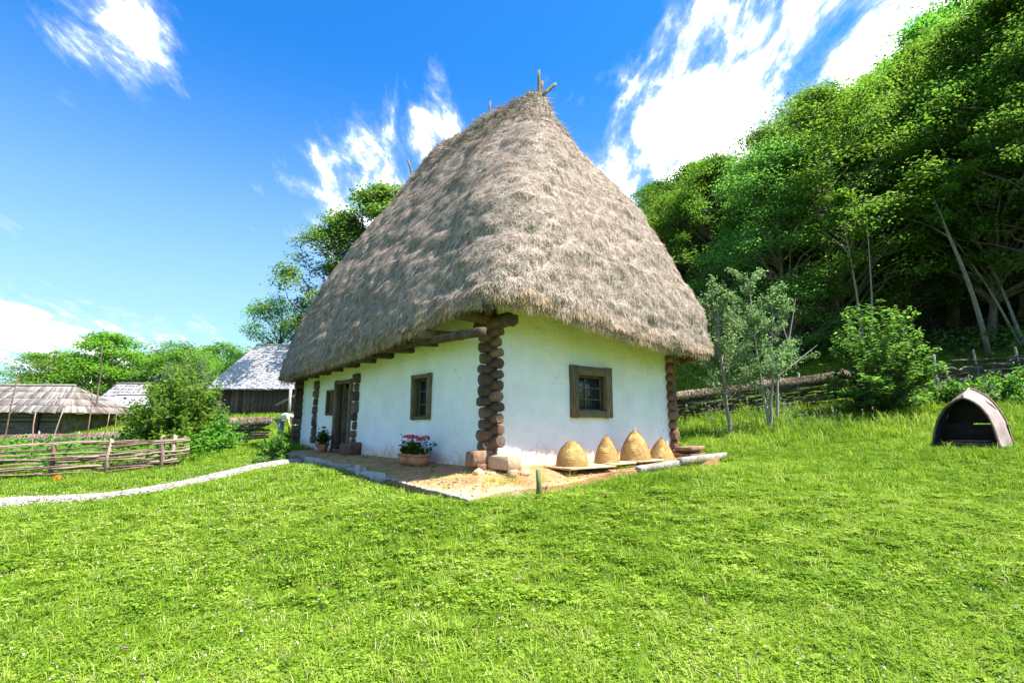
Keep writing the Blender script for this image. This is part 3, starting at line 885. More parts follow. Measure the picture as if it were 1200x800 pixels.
# wooden shutter leaf folded inside the big window
# door frame and open door leaf
dw = DOOR[1] - DOOR[0]; dh = DOOR[3] - DOOR[2]; dc = (DOOR[0] + DOOR[1]) / 2
for yy in (DOOR[0] + .055, DOOR[1] - .07):
    beam((-.005, yy, (DOOR[2] + DOOR[3]) / 2 - .02), (.20, .11 if yy < dc else .16, dh + .08), m='wood_frame', nm='door_frame')
beam((-.004, dc, DOOR[3] - .05), (.19, dw - .27, .11), m='wood_frame', nm='door_frame')
beam((-.05, dc, .035), (.30, dw - .27, .09), m='wood_brown', nm='door_sill')
door = empty('door', (.10, DOOR[1] - .16, .09), R(62), house)
for k in range(4):
    mb = MB(); mb.cbox((0, 0, 0), (.035, .205, dh - .22), .006, None, .004); mb.build('plank', M['wood_dark'], door, loc=(0, -.11 - k * .211, (dh - .2) / 2))
for zz in (.35, 1.4):
    mb = MB(); mb.cbox((0, 0, 0), (.03, .78, .11), .006); mb.build('batten', M['wood_dark'], door, loc=(-.034, -.43, zz))
mb = MB(); mb.tube([(-.05, -.76, .9), (-.09, -.76, .9), (-.09, -.76, 1.05), (-.05, -.76, 1.05)], .012, 6); mb.build('handle', M['wood_grey'], door)

# ---- thatch
def eave_z(x, y):
    left = np.interp(y, [-1.06, -.34, .5, 1.44, 2.54, 4.86, 9.27, 11.2], [2.80, 2.72, 2.61, 2.50, 2.40, 2.28, 2.14, 2.16])
    front = np.interp(x, [-.9, .06, 1.83, 4.1, 5.6, 6.6], [2.80, 2.78, 2.60, 2.40, 2.38, 2.46])
    # weight by which side of the plan we are on
    wl = np.clip((y + 1.0) / np.maximum((y + 1.0) + (x + .9), 1e-3), 0, 1)
    z = wl * left + (1 - wl) * front
    back = np.clip((x - 3.5) / 2, 0, 1) * np.clip((y - .5) / 2, 0, 1)
    return z * (1 - back) + 2.42 * back
NA, NTR = 420, 110
ang = np.linspace(0, 2 * np.pi, NA, endpoint=False)
# even out spacing round the squarish plan
def plan(ang, ax, ay, cy_, n_):
    c, s = np.cos(ang), np.sin(ang)
    rr = (np.abs(c) ** n_ + np.abs(s) ** n_) ** (-1 / n_)
    return HW / 2 + .02 + ax * c * rr, cy_ + ay * s * rr
# angle list spaced by eave arc length
aa = np.linspace(0, 2 * np.pi, 4000)
xx, yy = plan(aa, 3.86, 6.05, 5.0, 8.0)
arc = np.r_[0, np.cumsum(np.hypot(np.diff(xx), np.diff(yy)))]
ang = np.interp(np.arange(NA) / NA * arc[-1], arc, aa)
RIDGE = lambda y: np.interp(y, [1.3, 1.9, 3.0, 4.0, 6.0, 8.0, 9.3], [9.35, 9.62, 9.62, 9.86, 9.96, 9.72, 9.42])
rings = []
ex, ey = plan(ang, 3.86, 6.05, 5.0, 8.0)
ex = ex + .20 * np.clip((ex - HW / 2) / 2.0, 0, 1)
ez = eave_z(ex, ey)
def ring_at(t):
    ax = 3.16 * (1 - t ** 1.45) + .70 * max(1 - t, 0) ** .5
    ay = 3.45 + 1.90 * (1 - t ** 1.6) + .70 * max(1 - t, 0) ** .5
    cyy = 5.0 + .42 * t
    n_ = 8.0 - 5.2 * t ** 1.2
    x, y = plan(ang, ax, ay, cyy, n_)
    bl = math.sin(math.pi * t)
    x = x + (.24 * bl + .20 * (1 - t) ** 3) * np.clip((x - HW / 2) / 2.0, 0, 1)
    y = y - .22 * bl * np.clip((3.0 - y) / 2.5, 0, 1)
    zt = RIDGE(y)
    z = ez + .16 + (zt - ez - .16) * t
    return np.stack([x, y, z], 1)
ts = np.r_[np.linspace(0, .93, NTR - 14), .945, .957, .967, .975, .982, .987, .991, .994, .9965, .998, .999, 1.0]
ins = lambda d, z: np.stack([HW / 2 + .02 + (ex - HW / 2 - .02) * (1 - d / 3.86), 5.0 + (ey - 5.0) * (1 - d / 6.05), z], 1)
rings = [ins(1.05, ez * 0 + 2.95), ins(.62, ez * .5 + 2.72 * .5 + .10), ins(.30, ez + .10), ins(.13, ez + .02), ins(.02, ez + .04)] + [ring_at(t) for t in ts]
TG = np.stack(rings)                        # (rings, NA, 3)
i0 = 5
def grid_normals(G):
    du = np.roll(G, -1, 1) - np.roll(G, 1, 1)
    dv = np.gradient(G, axis=0)
    nn = np.cross(du, dv)
    return nn / (np.linalg.norm(nn, axis=2, keepdims=True) + 1e-9)
TN = grid_normals(TG)
flat = TG.reshape(-1, 3)
amp = np.clip((TG[..., 2] - 2.3) / .4, .35, 1)
disp = (fbm(flat, .55, 2, 31) * .15 + fbm(flat * np.array([1, 1, 1.6]), 1.5, 3, 21) * .075 + fbm(flat, 4.5, 3, 41) * .055).reshape(TG.shape[:2])
# old courses of thatch step slightly
crs = TG[..., 2] + .25 * fbm(flat, .8, 2, 55).reshape(TG.shape[:2])
disp = disp + .022 * (((crs * .95) % 1.0) - .5) * (TG[..., 2] > 3.0)
# packed ridge roll
rdg = np.clip((TG[..., 2] - 8.75) / .5, 0, 1)
disp = disp + rdg * (.10 + .10 * fbm(flat, 1.6, 2, 77).reshape(TG.shape[:2]))
TG = TG + TN * (disp * amp)[..., None]
nr = len(TG)
i, j = np.meshgrid(np.arange(nr - 1), np.arange(NA), indexing='ij'); i, j = i.ravel(), j.ravel(); jn = (j + 1) % NA
thF = np.stack([i * NA + j, i * NA + jn, (i + 1) * NA + jn, (i + 1) * NA + j], 1)
thatch = link('thatch', mesh_np('thatch', TG.reshape(-1, 3), [thF], M['thatch'], True), house)

# straw strands
TN = grid_normals(TG)
def strands(n, row_lo, row_hi, ln, wd, lift, spread, mats, name, parent, warm=0.0, bias=None, along=None):
    r0 = rng.uniform(row_lo, row_hi, n * 3)
    c0 = rng.uniform(0, NA, n * 3)
    ri, ci = r0.astype(int), c0.astype(int) % NA
    fr, fc = (r0 - ri)[:, None], (c0 - np.floor(c0))[:, None]
    cn = (ci + 1) % NA
    # area weight
    area = np.linalg.norm(TG[ri, cn] - TG[ri, ci], axis=1) * np.linalg.norm(TG[np.minimum(ri + 1, nr - 1), ci] - TG[ri, ci], axis=1)
    P = (TG[ri, ci] * (1 - fc) + TG[ri, cn] * fc) * (1 - fr) + (TG[ri + 1, ci] * (1 - fc) + TG[ri + 1, cn] * fc) * fr
    N = TN[ri, ci]
    D = TG[ri, ci] - TG[ri + 1, ci]
    D /= np.linalg.norm(D, axis=1, keepdims=True) + 1e-9
    wgt = area / area.max()
    vis = (N[:, 0] < .25) | (N[:, 1] < -.25)            # far slopes get fewer
    wgt = wgt * np.where(vis, 1, .18)
    if bias is not None: wgt = wgt * bias(P)
    keep = rng.random(len(P)) < wgt / np.quantile(wgt, .9)
    idx = np.nonzero(keep)[0][:n]
    P, N, D = P[idx], N[idx], D[idx]
    S = np.cross(N, D)
    m = len(P)
    a = rng.normal(0, spread, m)[:, None]
    d = D * np.cos(a) + S * np.sin(a) + N * (lift * rng.uniform(.2, 1.6, m))[:, None]
    d /= np.linalg.norm(d, axis=1, keepdims=True)
    L = (ln * rng.uniform(.5, 1.5, m))[:, None]
    w = np.cross(d, N); w /= np.linalg.norm(w, axis=1, keepdims=True) + 1e-9
    w = w * (wd * rng.uniform(.6, 1.4, m))[:, None]
    b0 = P - d * L * .35 + N * .004
    t0 = P + d * L * .65 + np.array([0, 0, -.12]) * L * rng.uniform(0, 1, m)[:, None]
    V = np.stack([b0 - w * .5, b0 + w * .5, t0 + w * .3, t0 - w * .3], 1).reshape(-1, 3)
    o = link(name, mesh_np(name, V, [np.arange(m * 4).reshape(m, 4)], mats), parent)
    o['kind'] = 'stuff'
    return o
strands(270000, i0, nr - 16, .155, .0085, .13, .85, M['straw'], 'straw', thatch)
strands(16000, nr - 24, nr - 2, .30, .012, .30, .8, M['straw'], 'straw', thatch)
strands(26000, 2, i0 + 3, .19, .010, .08, .35, M['straw_warm'], 'straw', thatch)
strands(24000, 4, i0 + 5, .20, .010, .10, .5, M['straw'], 'straw', thatch)
# warm bare patches near the top
for (yy, xx, zz) in ():
    pass
# ridge poles
def pole(p0, p1, r0, r1):
    mb = MB(); mb.tube(np.linspace(p0, p1, 5) + rng.normal(0, .008, (5, 3)), np.linspace(r0, r1, 5), 7, True, .15)
    return mb.build('ridge_pole', M['wood_frame'], house)
pole((2.9, 1.75, 9.3), (2.9, 1.72, 10.22), .055, .03)
pole((2.95, 1.78, 9.3), (3.0, 1.72, 9.92), .05, .04)
pole((2.95, 1.6, 9.45), (3.30, 1.5, 9.86), .05, .045)
pole((2.9, 3.9, 9.6), (2.9, 3.9, 10.42), .03, .022)
pole((2.9, 8.4, 9.4), (2.78, 8.8, 10.5), .045, .035)
pole((2.9, 10.0, 9.0), (2.85, 10.1, 10.0), .03, .02)

# ------------------------------------------------------------------ things on the terrace
def hz_(x, y): return HZ + float(terrace_z(x, y))
def skep(lx, ly, r, h_, top, seed, label, lift=.0, squat=1.0, lean=0.0, pw=.66):
    p = h2w(lx, ly)
    root = empty('straw_skep', (p[0], p[1], hz_(lx, ly) + lift), HYAW)
    tag(root, label, 'beehive', 'straw skeps in front of the white wall')
    nco = 15
    prof = []
    for k in range(nco):
        for q in range(5):
            t = (k + q / 5) / nco
            rad = r * (1 - t ** squat) ** pw
            rad = max(rad, .018)
            bul = math.sin(math.pi * q / 5) * .004
            prof.append((rad * (1 + .0) + bul, t * h_))
    prof.append((.004, h_))
    mb = MB(); mb.lathe(prof, 36, .012)
    V = np.concatenate(mb.V)
    V[:, :2] += fbm(V + seed * 9, 7, 3, seed)[:, None] * .022
    V[:, 0] += lean * V[:, 2]
    mb.V = [V]
    mb.build('coil_body', M['skep'], root, smooth=True)
    # short straw ends
    n_ = 4500
    t = rng.random(n_); a = rng.uniform(0, 6.28, n_)
    rad = r * np.maximum(1 - t ** squat, .001) ** pw + .008
    C = np.c_[rad * np.cos(a) + lean * t * h_, rad * np.sin(a), t * h_]
    T_ = np.c_[-np.sin(a), np.cos(a), rng.normal(0, .6, n_)]
    N_ = np.c_[np.cos(a), np.sin(a), np.full(n_, .4)]
    V, F = leaf_quads(C, N_, rng.uniform(.05, .13, n_), .006, .0, T_ + N_ * rng.normal(.1, .2, n_)[:, None])
    o = link('straw', mesh_np('straw', V, [F], M['skep']), root); o['kind'] = 'stuff'
    if top == 'cross':
        mb = MB(); mb.cbox((lean * h_, 0, h_ + .035), (.03, .03, .15), .005); mb.cbox((lean * h_, 0, h_ + .045), (.13, .024, .024), .005); mb.build('cross_peg', M['wood_grey'], root)
    elif top == 'peg':
        mb = MB(); mb.tube([(lean * h_, 0, h_ - .03), (lean * h_ + .01, 0, h_ + .045)], .018, 6); mb.build('peg', M['wood_dark'], root)
    return root
skep(1.46, -.62, .29, .44, None, 1, 'stubby blunt straw skep on the large pale board, nearest the log corner', .075, 2.2, 0, .60)
skep(2.49, -.60, .25, .52, 'peg', 2, 'pointed straw skep with a short peg, standing on a small board', .05, 1.5)
skep(3.42, -.60, .32, .60, 'cross', 3, 'tallest straw skep, with a little wooden cross on its tip', .055, 1.7)
skep(4.32, -.62, .29, .46, 'peg', 4, 'squat leaning straw skep nearest the far right corner of the house', .005, 1.35, .06)
def hive_board(lx, ly, w, d, label, rz=0, nplank=2):
    p = h2w(lx, ly)
    root = empty('hive_board', (p[0], p[1], hz_(lx, ly)), HYAW + rz)
    tag(root, label, 'board', 'boards under the straw skeps')
    for k in range(nplank):
        mb = MB(); mb.cbox((0, 0, 0), (w, d / nplank - .008, .035), .006, None, .004)
        mb.build('plank', M['wood_pale'], root, loc=(rng.uniform(-.03, .03), (k - (nplank - 1) / 2) * d / nplank, .055))
    for sx in (-1, 1):
        mb = MB(); mb.cbox((0, 0, 0), (.07, d * .9, .04), .006); mb.build('batten', M['wood_brown'], root, loc=(sx * w * .36, 0, .018))
    return root
hive_board(1.62, -.66, 1.15, .80, 'large pale two-plank board under the stubby skep', R(-4), 3)
hive_board(2.66, -.66, .78, .56, 'small board under the pointed skep, second from the log corner', R(3))
hive_board(3.52, -.64, .86, .62, 'board under the tallest skep that carries the cross', R(-2))
# stacked slabs at the right corner
p = h2w(5.85, -.40)
slab = empty('slab_stack', (p[0], p[1], hz_(5.75, -.5)), HYAW + .2)
tag(slab, 'short stack of reddish wooden slabs at the right corner of the house', 'wood stack')
for k, (dx, dy, w) in enumerate(((0, 0, 1.0), (.08, .06, .9), (-.05, -.03, .85))):
    mb = MB(); mb.cbox((0, 0, 0), (w, .42, .075), .015, None, .015); mb.build('slab', M['wood_brown'], slab, loc=(dx, dy, .045 + k * .082), rot=(0, 0, dx))
# green stake at the terrace edge
p = h2w(-.32, -1.62)
mb = MB(); mb.tube([(0, 0, -.1), (0.01, 0, .2), (.0, .01, .42)], [.045, .042, .04], 8, True, .1)
st = mb.build('short_stake', mat('mossy_post', [(.09, .12, .04), (.15, .20, .07)], 8, 4, .9, .4), loc=(p[0], p[1], gz(p[0], p[1])))
tag(st, 'short mossy stake in the grass before the log corner', 'stake')

# planters with geraniums
def geranium(lx, ly, length, rz, label, flowers, h_, tall=1.0):
    p = h2w(lx, ly)
    root = empty('geranium_planter', (p[0], p[1], hz_(lx, ly) + .0), HYAW + rz)
    tag(root, label, 'planter', 'flower boxes along the long wall')
    # tapered trough with rim
    w0, w1 = .10, .135
    boxes = [(-.16, length * .58, 'terracotta'), (.27, length * .34, 'terracotta')] if length > .5 else [(0, length, 'terracotta')]
    full = length
    for (bx0, length, bm_) in boxes:
     mb = MB()
     for (z0, z1, e0, e1) in ((0, .17, 0, .02), (.17, .205, .035, .035)):
         ring0 = np.array([(-length / 2 - e0, -w0 - e0, z0), (length / 2 + e0, -w0 - e0, z0), (length / 2 + e0, w0 + e0, z0), (-length / 2 - e0, w0 + e0, z0)])
         ring1 = np.array([(-length / 2 - e1, -w0 - e1, z1), (length / 2 + e1, -w0 - e1, z1), (length / 2 + e1, w0 + e1, z1), (-length / 2 - e1, w0 + e1, z1)])
         mb.add(np.concatenate([ring0, ring1]), [[(0, 1, 5, 4), (1, 2, 6, 5), (2, 3, 7, 6), (3, 0, 4, 7), (4, 5, 6, 7), (3, 2, 1, 0)]])
     mb.build('trough', M[bm_], root, loc=(bx0, 0, 0))
    length = full
    ns = 40
    stem = MB(); C, N_, S_ = [], [], []
    tips = []
    for k in range(ns):
        bx = rng.uniform(-length / 2, length / 2); by = rng.uniform(-.07, .07)
        tip = np.array([bx * 1.25 + rng.normal(0, .06), by + rng.normal(0, .10), .2 + h_ * rng.uniform(.35, 1.0) * tall])
        stem.tube([(bx, by, .17), (bx * .9 + tip[0] * .1, by, .2 + (tip[2] - .2) * .5), tip], [.007, .005, .004], 4, False)
        tips.append(tip)
        for q in range(13):
            t = rng.uniform(.1, 1)
            c = np.array([bx, by, .2]) * (1 - t) + tip * t + rng.normal(0, .045, 3)
            C.append(c); N_.append(np.array([rng.normal(0, .5), rng.normal(0, .5), 1])); S_.append(rng.uniform(.05, .09))
    stem.build('stems', M['leaf_garden'], root)
    # round lobed leaves: two crossed rhombs each
    C, N_, S_ = np.array(C), np.array(N_), np.array(S_)
    A = rng.normal(size=(len(C), 3))
    V1, F1 = leaf_quads(C, N_, S_, S_ * .85, .1, A)
    V2, F2 = leaf_quads(C + (0, 0, .002), N_, S_ * .95, S_ * .85, .1, np.cross(N_, A))
    link('foliage', mesh_np('foliage', np.concatenate([V1, V2]), [F1, F2 + len(V1)], M['leaf_garden']), root)
    tips = sorted(tips, key=lambda t: -t[2] - abs(t[0]) * .12)[:flowers]
    for t in tips:
        t = np.array(t) + (0, 0, .05)
        U = unit(38); U[:, 2] = np.abs(U[:, 2]) * .8 - .15
        V, F = leaf_quads(t + U * .055, U, .055, .045, .1)
        link('blossom', mesh_np('blossom', V, [F], M['petal_pink']), root)
    return root
geranium(-.42, 2.0, .78, R(92), 'long terracotta flower box of pink geraniums under the window', 9, .30)
geranium(-.36, 7.30, .36, R(60), 'small terracotta pot with leafy plant left of the open door', 1, .42)

# ------------------------------------------------------------------ trees
def limb_path(a, bpt, sag, n=6):
    a, bpt = np.asarray(a, float), np.asarray(bpt, float)
    t = np.linspace(0, 1, n)[:, None]
    L = np.linalg.norm(bpt - a)
    P = a * (1 - t) + bpt * t + np.array([0, 0, 1]) * (np.sin(t * np.pi) * sag * L)
    P[1:-1] += rng.normal(0, .025 * L, (n - 2, 3))
    return P
def make_tree(H, r, base, nclump, nleaf, leaf, m_leaf, m_bark='bark', trunk_r=.18, flat=.45, lean=0.0, top=1.0, clump=(.7, 1.3), trunks=1, droop=.0, shape=1.0):
    """returns (trunk mesh, crown mesh): branching trunk with limbs, crown of leaf clumps at limb ends"""
    mb = MB()
    cents = []
    sd = rng.uniform(0, 50)
    lx = rng.normal(0, lean * H, 2)
    bend = rng.normal(0, .025 * H, 2)
    axis_pts = []
    for t in np.linspace(0, 1, 9):
        axis_pts.append((lx[0] * t + bend[0] * math.sin(t * 4), lx[1] * t + bend[1] * math.sin(t * 3.3), -.3 + (H * .93 + .3) * t))
    axis_pts = np.array(axis_pts)
    mb.tube(axis_pts, trunk_r * (1 - np.linspace(0, 1, 9) ** .9 * .92) * np.r_[1.35, np.ones(8)], 9, True, .08)
    for q in range(1, trunks):
        d = rng.normal(0, 1, 2); d = d / np.linalg.norm(d) * H * .16
        P = axis_pts.copy(); P[:, :2] += np.outer(np.linspace(.1, 1, 9) ** .8, d); P[:, 2] *= rng.uniform(.75, .95)
        mb.tube(P, trunk_r * .75 * (1 - np.linspace(0, 1, 9) * .92), 8, True, .08)
    for k in range(nclump):
        t = rng.random() ** .85
        zc = base + (H - base) * t
        # crown radius profile
        prof = (math.sin(math.pi * min(1, (.12 + .88 * t)) ** shape)) ** .55 if t < .98 else .15
        a = rng.uniform(0, 2 * math.pi)
        rad = r * max(.12, prof) * rng.random() ** .42 * (1 + .42 * float(vnoise(np.array([[math.cos(a) * 1.6 + sd, math.sin(a) * 1.6, zc * .45]]), 3)[0]))
        if rng.random() < .12: rad *= 1.25
        s = np.interp(zc, axis_pts[:, 2], axis_pts[:, 0]), np.interp(zc, axis_pts[:, 2], axis_pts[:, 1])
        cents.append((s[0] + rad * math.cos(a), s[1] + rad * math.sin(a), zc - droop * rad, rad))
    cents = np.array(cents)
    order = np.argsort(-cents[:, 3])
    for k in order[:max(8, nclump // 2)]:
        c = cents[k]
        z0 = max(base * .7, c[2] - c[3] * rng.uniform(.5, 1.0))
        z0 = min(z0, H * .88)
        s = np.array([np.interp(z0, axis_pts[:, 2], axis_pts[:, 0]), np.interp(z0, axis_pts[:, 2], axis_pts[:, 1]), z0])
        rr = trunk_r * (1 - z0 / H) * .45 + .015
        mb.tube(limb_path(s, c[:3], .08), np.linspace(rr, .012, 6), 5, False)
    # leaves
    w = rng.uniform(.6, 1.4, nclump)
    cnt = (w / w.sum() * nleaf).astype(int)
    ci = np.repeat(np.arange(nclump), cnt)
    n_ = len(ci)
    size = rng.uniform(clump[0], clump[1], nclump) * r * .30
    U = unit(n_) * (rng.random(n_) ** .45)[:, None]
    # ragged clumps: stretch outward from the trunk
    C = cents[ci, :3] + U * size[ci][:, None] * np.array([1.15, 1.15, flat])
    C += rng.normal(0, .04 * r, (n_, 3)) * np.array([1, 1, .5])
    N_ = np.array([0.12, -.22, 1.0]) + rng.normal(0, .42, (n_, 3)) + U * .25
    L = leaf * rng.uniform(.6, 1.3, n_)
    V, F = leaf_quads(C, N_, L, L * rng.uniform(.5, .7, n_), .14)
    return mb.mesh('trunk', M[m_bark], True), mesh_np('crown', V, [F], M[m_leaf])

def place_tree(name, meshes, x, y, sc, rz, label, group=None, cat='tree', szf=1.0, tilt=0.0):
    root = empty(name, (x, y, gz(x, y)), rz)
    root.rotation_euler = (tilt, 0, rz)
    root.scale = (sc, sc, sc * szf)
    link('trunk', meshes[0], root); link('crown', meshes[1], root)
    tag(root, label, cat, group)
    return root

PROTO = {
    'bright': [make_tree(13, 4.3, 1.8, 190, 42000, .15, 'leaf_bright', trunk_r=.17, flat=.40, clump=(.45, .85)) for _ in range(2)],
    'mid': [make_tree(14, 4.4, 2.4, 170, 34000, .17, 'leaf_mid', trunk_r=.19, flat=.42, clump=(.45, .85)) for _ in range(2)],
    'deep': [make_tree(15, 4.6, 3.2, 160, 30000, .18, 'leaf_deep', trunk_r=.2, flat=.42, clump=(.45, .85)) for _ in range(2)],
    'cool': [make_tree(13, 4.2, 1.2, 190, 42000, .145, 'leaf_cool', trunk_r=.17, flat=.34, clump=(.55, 1.0))],
    'oak': [make_tree(14, 4.8, 4.5, 75, 16000, .19, 'leaf_mid', trunk_r=.24, flat=.6, clump=(.4, .75))],
}
def forest(kind, x, y, sc, label=None, szf=1.0, tilt=0.0, name='forest_tree'):
    ms = PROTO[kind][int(rng.integers(len(PROTO[kind])))]
    return place_tree(name, ms, x, y, sc, rng.uniform(0, 6.28), label or FOREST_LABEL[kind], 'trees of the hillside wood', 'tree', szf, tilt)
FOREST_LABEL = {'bright': 'sunlit yellow-green tree in the dense wood on the right hillside', 'mid': 'mid-green broadleaf tree in the dense wood on the right hillside',
                'deep': 'dark green shaded tree in the dense wood on the right hillside', 'cool': 'cool green layered tree in the dense wood on the right hillside', 'oak': 'open-crowned tree rising over the right hillside wood'}
# front row, near the wattle fence
forest('cool', 15.2, 27.5, .98, 'cool green layered tree with low boughs at the near left end of the wood')
forest('bright', 18.6, 28.2, 1.22, 'brightest yellow-green tree at the front of the right hillside wood')
for (x, y, k, s) in [(24.5, 26.0, 'mid', .98), (27.5, 25.0, 'deep', 1.05), (30.0, 27.5, 'mid', 1.1), (26.0, 22.2, 'deep', .92), (30.5, 23.0, 'mid', 1.0), (33.5, 26.0, 'deep', 1.1),
                     (23.4, 30.6, 'cool', 1.15), (26.5, 30.5, 'mid', 1.2), (31.0, 32.0, 'bright', 1.15), (35.0, 31.0, 'mid', 1.2), (18.5, 33.0, 'bright', 1.05), (23.0, 35.5, 'bright', 1.15), (28.0, 36.5, 'bright', 1.2), (33.0, 37.5, 'mid', 1.2),
                     (38.5, 36.0, 'deep', 1.2), (38.0, 28.0, 'deep', 1.1), (36, 22, 'mid', 1.1), (42, 32, 'mid', 1.2), (42, 40, 'mid', 1.2), (36, 43, 'bright', 1.15), (29, 43, 'mid', 1.1),
                     (15.0, 36.0, 'deep', .95), (12.4, 38.5, 'mid', .92), (16.0, 41.0, 'deep', 1.0), (20.0, 41.5, 'mid', 1.0), (24.5, 44, 'deep', 1.05), (12.0, 45.0, 'mid', .95), (15.5, 48.0, 'deep', 1.05), (10.5, 52, 'deep', .98), (20.0, 50.0, 'mid', 1.1),
                     (13.5, 57, 'mid', 1.1), (18, 60, 'deep', 1.1), (26, 55, 'mid', 1.1), (9.5, 62, 'mid', 1.0), (33, 52, 'deep', 1.1), (12, 70, 'deep', 1.2), (45, 48, 'deep', 1.2), (25, 33, 'deep', 1.0), (20.5, 37, 'deep', 1.0), (29.5, 28.8, 'deep', .95), (33, 29.5, 'deep', 1.0), (17.5, 31, 'deep', .9)]:
    s *= 1.0 + .30 * min(1, max(0, (x - 23) / 10))
    forest(k, x + rng.uniform(-.4, .4), y + rng.uniform(-.4, .4), s * rng.uniform(.95, 1.05), szf=rng.uniform(.92, 1.08), tilt=rng.uniform(-.05, .05))
forest('oak', 29.5, 33.5, 1.32, 'open-crowned oak whose lacy top stands highest over the wood')
# say which is which: the row of the wood it stands in, and its place in that row from the left
ORD = ['first', 'second', 'third', 'fourth', 'fifth', 'sixth', 'seventh', 'eighth', 'ninth', 'tenth', 'eleventh', 'twelfth', 'thirteenth', 'fourteenth', 'fifteenth', 'sixteenth', 'seventeenth', 'eighteenth', 'nineteenth', 'twentieth']
rows_ = {}
for o in list(COL.objects):
    if o.get('group') == 'trees of the hillside wood':
        s_ = o.location.x * .8 + o.location.y * .6
        rows_.setdefault(['front', 'second', 'third', 'hindmost'][int(np.digitize(s_, [35.5, 42.5, 49.5]))], []).append(o)
for rn, ob in rows_.items():
    ob.sort(key=lambda o: o.location.x / o.location.y)
    for q, o in enumerate(ob):
        for kind_, lab_ in FOREST_LABEL.items():
            if o['label'] == lab_:
                o['label'] = '%s, %s from the left in the %s row of the hillside wood' % ({'bright': 'sunlit yellow-green tree', 'mid': 'mid-green leafy tree', 'deep': 'dark green tree', 'cool': 'cool green layered tree', 'oak': 'open-crowned tree'}[kind_], ORD[q], rn)
# slender bare-stemmed trees at the wood's edge
thin = make_tree(9, 1.6, 6.5, 14, 1800, .2, 'leaf_mid', 'bark_pale', .11, .5, .12, trunks=2)
for (x, y, s, lb) in ((22.5, 24.0, 1.0, 'slim leaning twin-stemmed tree behind the fence, left of the hut'), (24.6, 24.4, .9, 'slim pale-stemmed tree behind the fence, above the hut'),
                      (26.2, 24.6, .95, 'slim pale-stemmed tree behind the fence near the right edge'), (17.6, 25.4, .95, 'slim pale-stemmed tree in shade behind the big bush')):
    place_tree('slim_tree', thin, x, y, s, rng.uniform(0, 6), lb, 'slim trees behind the wattle fence')

# saplings in the meadow
def sapling(x, y, H, r, nleaf, label, rz, lean):
    mb = MB(); C, A_ = [], []
    for q in range(2):
        d = rng.normal(0, .10, 2)
        P = np.array([(d[0] * t * H * .6 + lean * t * t * H, d[1] * t * H * .6, -.1 + H * t * (1 - .16 * q)) for t in np.linspace(0, 1, 9)]) + np.r_[np.zeros((1, 3)), rng.normal(0, .02, (8, 3))]
        mb.tube(P, np.linspace(.055, .010, 9), 6, False)
        for k in range(26):
            t = rng.uniform(.22, .98)
            s = np.array([np.interp(t, np.linspace(0, 1, 9), P[:, i_]) for i_ in range(3)])
            a = rng.uniform(0, 6.28); ln = r * rng.uniform(.5, 1.1) * (1.25 - t)
            e = s + np.array([math.cos(a) * ln, math.sin(a) * ln, ln * rng.uniform(.5, 1.0)])
            Q = limb_path(s, e, .04, 5)
            mb.tube(Q, np.linspace(.014, .004, 5), 4, False)
            m_ = int(nleaf / 52)
            tt = rng.uniform(.2, 1.05, m_)
            C.append(np.stack([np.interp(tt, np.linspace(0, 1, 5), Q[:, i_]) for i_ in range(3)], 1) + rng.normal(0, .075, (m_, 3)))
    C = np.concatenate(C)
    root = empty('sapling', (x, y, gz(x, y)), rz)
    tag(root, label, 'sapling', 'young trees in the meadow by the fence')
    mb.build('trunk', M['bark_pale'], root, smooth=True)
    V, F = leaf_quads(C, np.array([0, 0, .7]) + rng.normal(0, .6, (len(C), 3)), rng.uniform(.06, .12, len(C)), rng.uniform(.035, .06, len(C)), .15)
    link('crown', mesh_np('crown', V, [F], M['leaf_sage']), root)
sapling(7.15, 17.0, 5.2, 2.0, 6500, 'young forked tree just right of the thatched eave', .3, .02)
sapling(8.6, 17.4, 5.6, 1.8, 7000, 'young pale-stemmed tree with bare side branch in the meadow', 1.9, .0)
# bare forked branch tree beside
mb = MB(); mb.tube([(0, 0, -.1), (.15, 0, 1.6), (.7, .1, 3.0), (1.1, .1, 4.6)], [.05, .04, .025, .008], 6, False); mb.tube([(.2, 0, 1.8), (1.0, 0, 2.4), (1.7, .1, 2.9)], [.03, .02, .006], 5, False); mb.tube([(.7, .1, 3.0), (.4, .1, 4.0)], [.02, .006], 5, False)
o = mb.build('dead_tree', M['bark_pale'], smooth=True, loc=(9.0, 17.7, gz(9.0, 17.7))); tag(o, 'leafless forked grey branches behind the second young tree', 'dead tree')

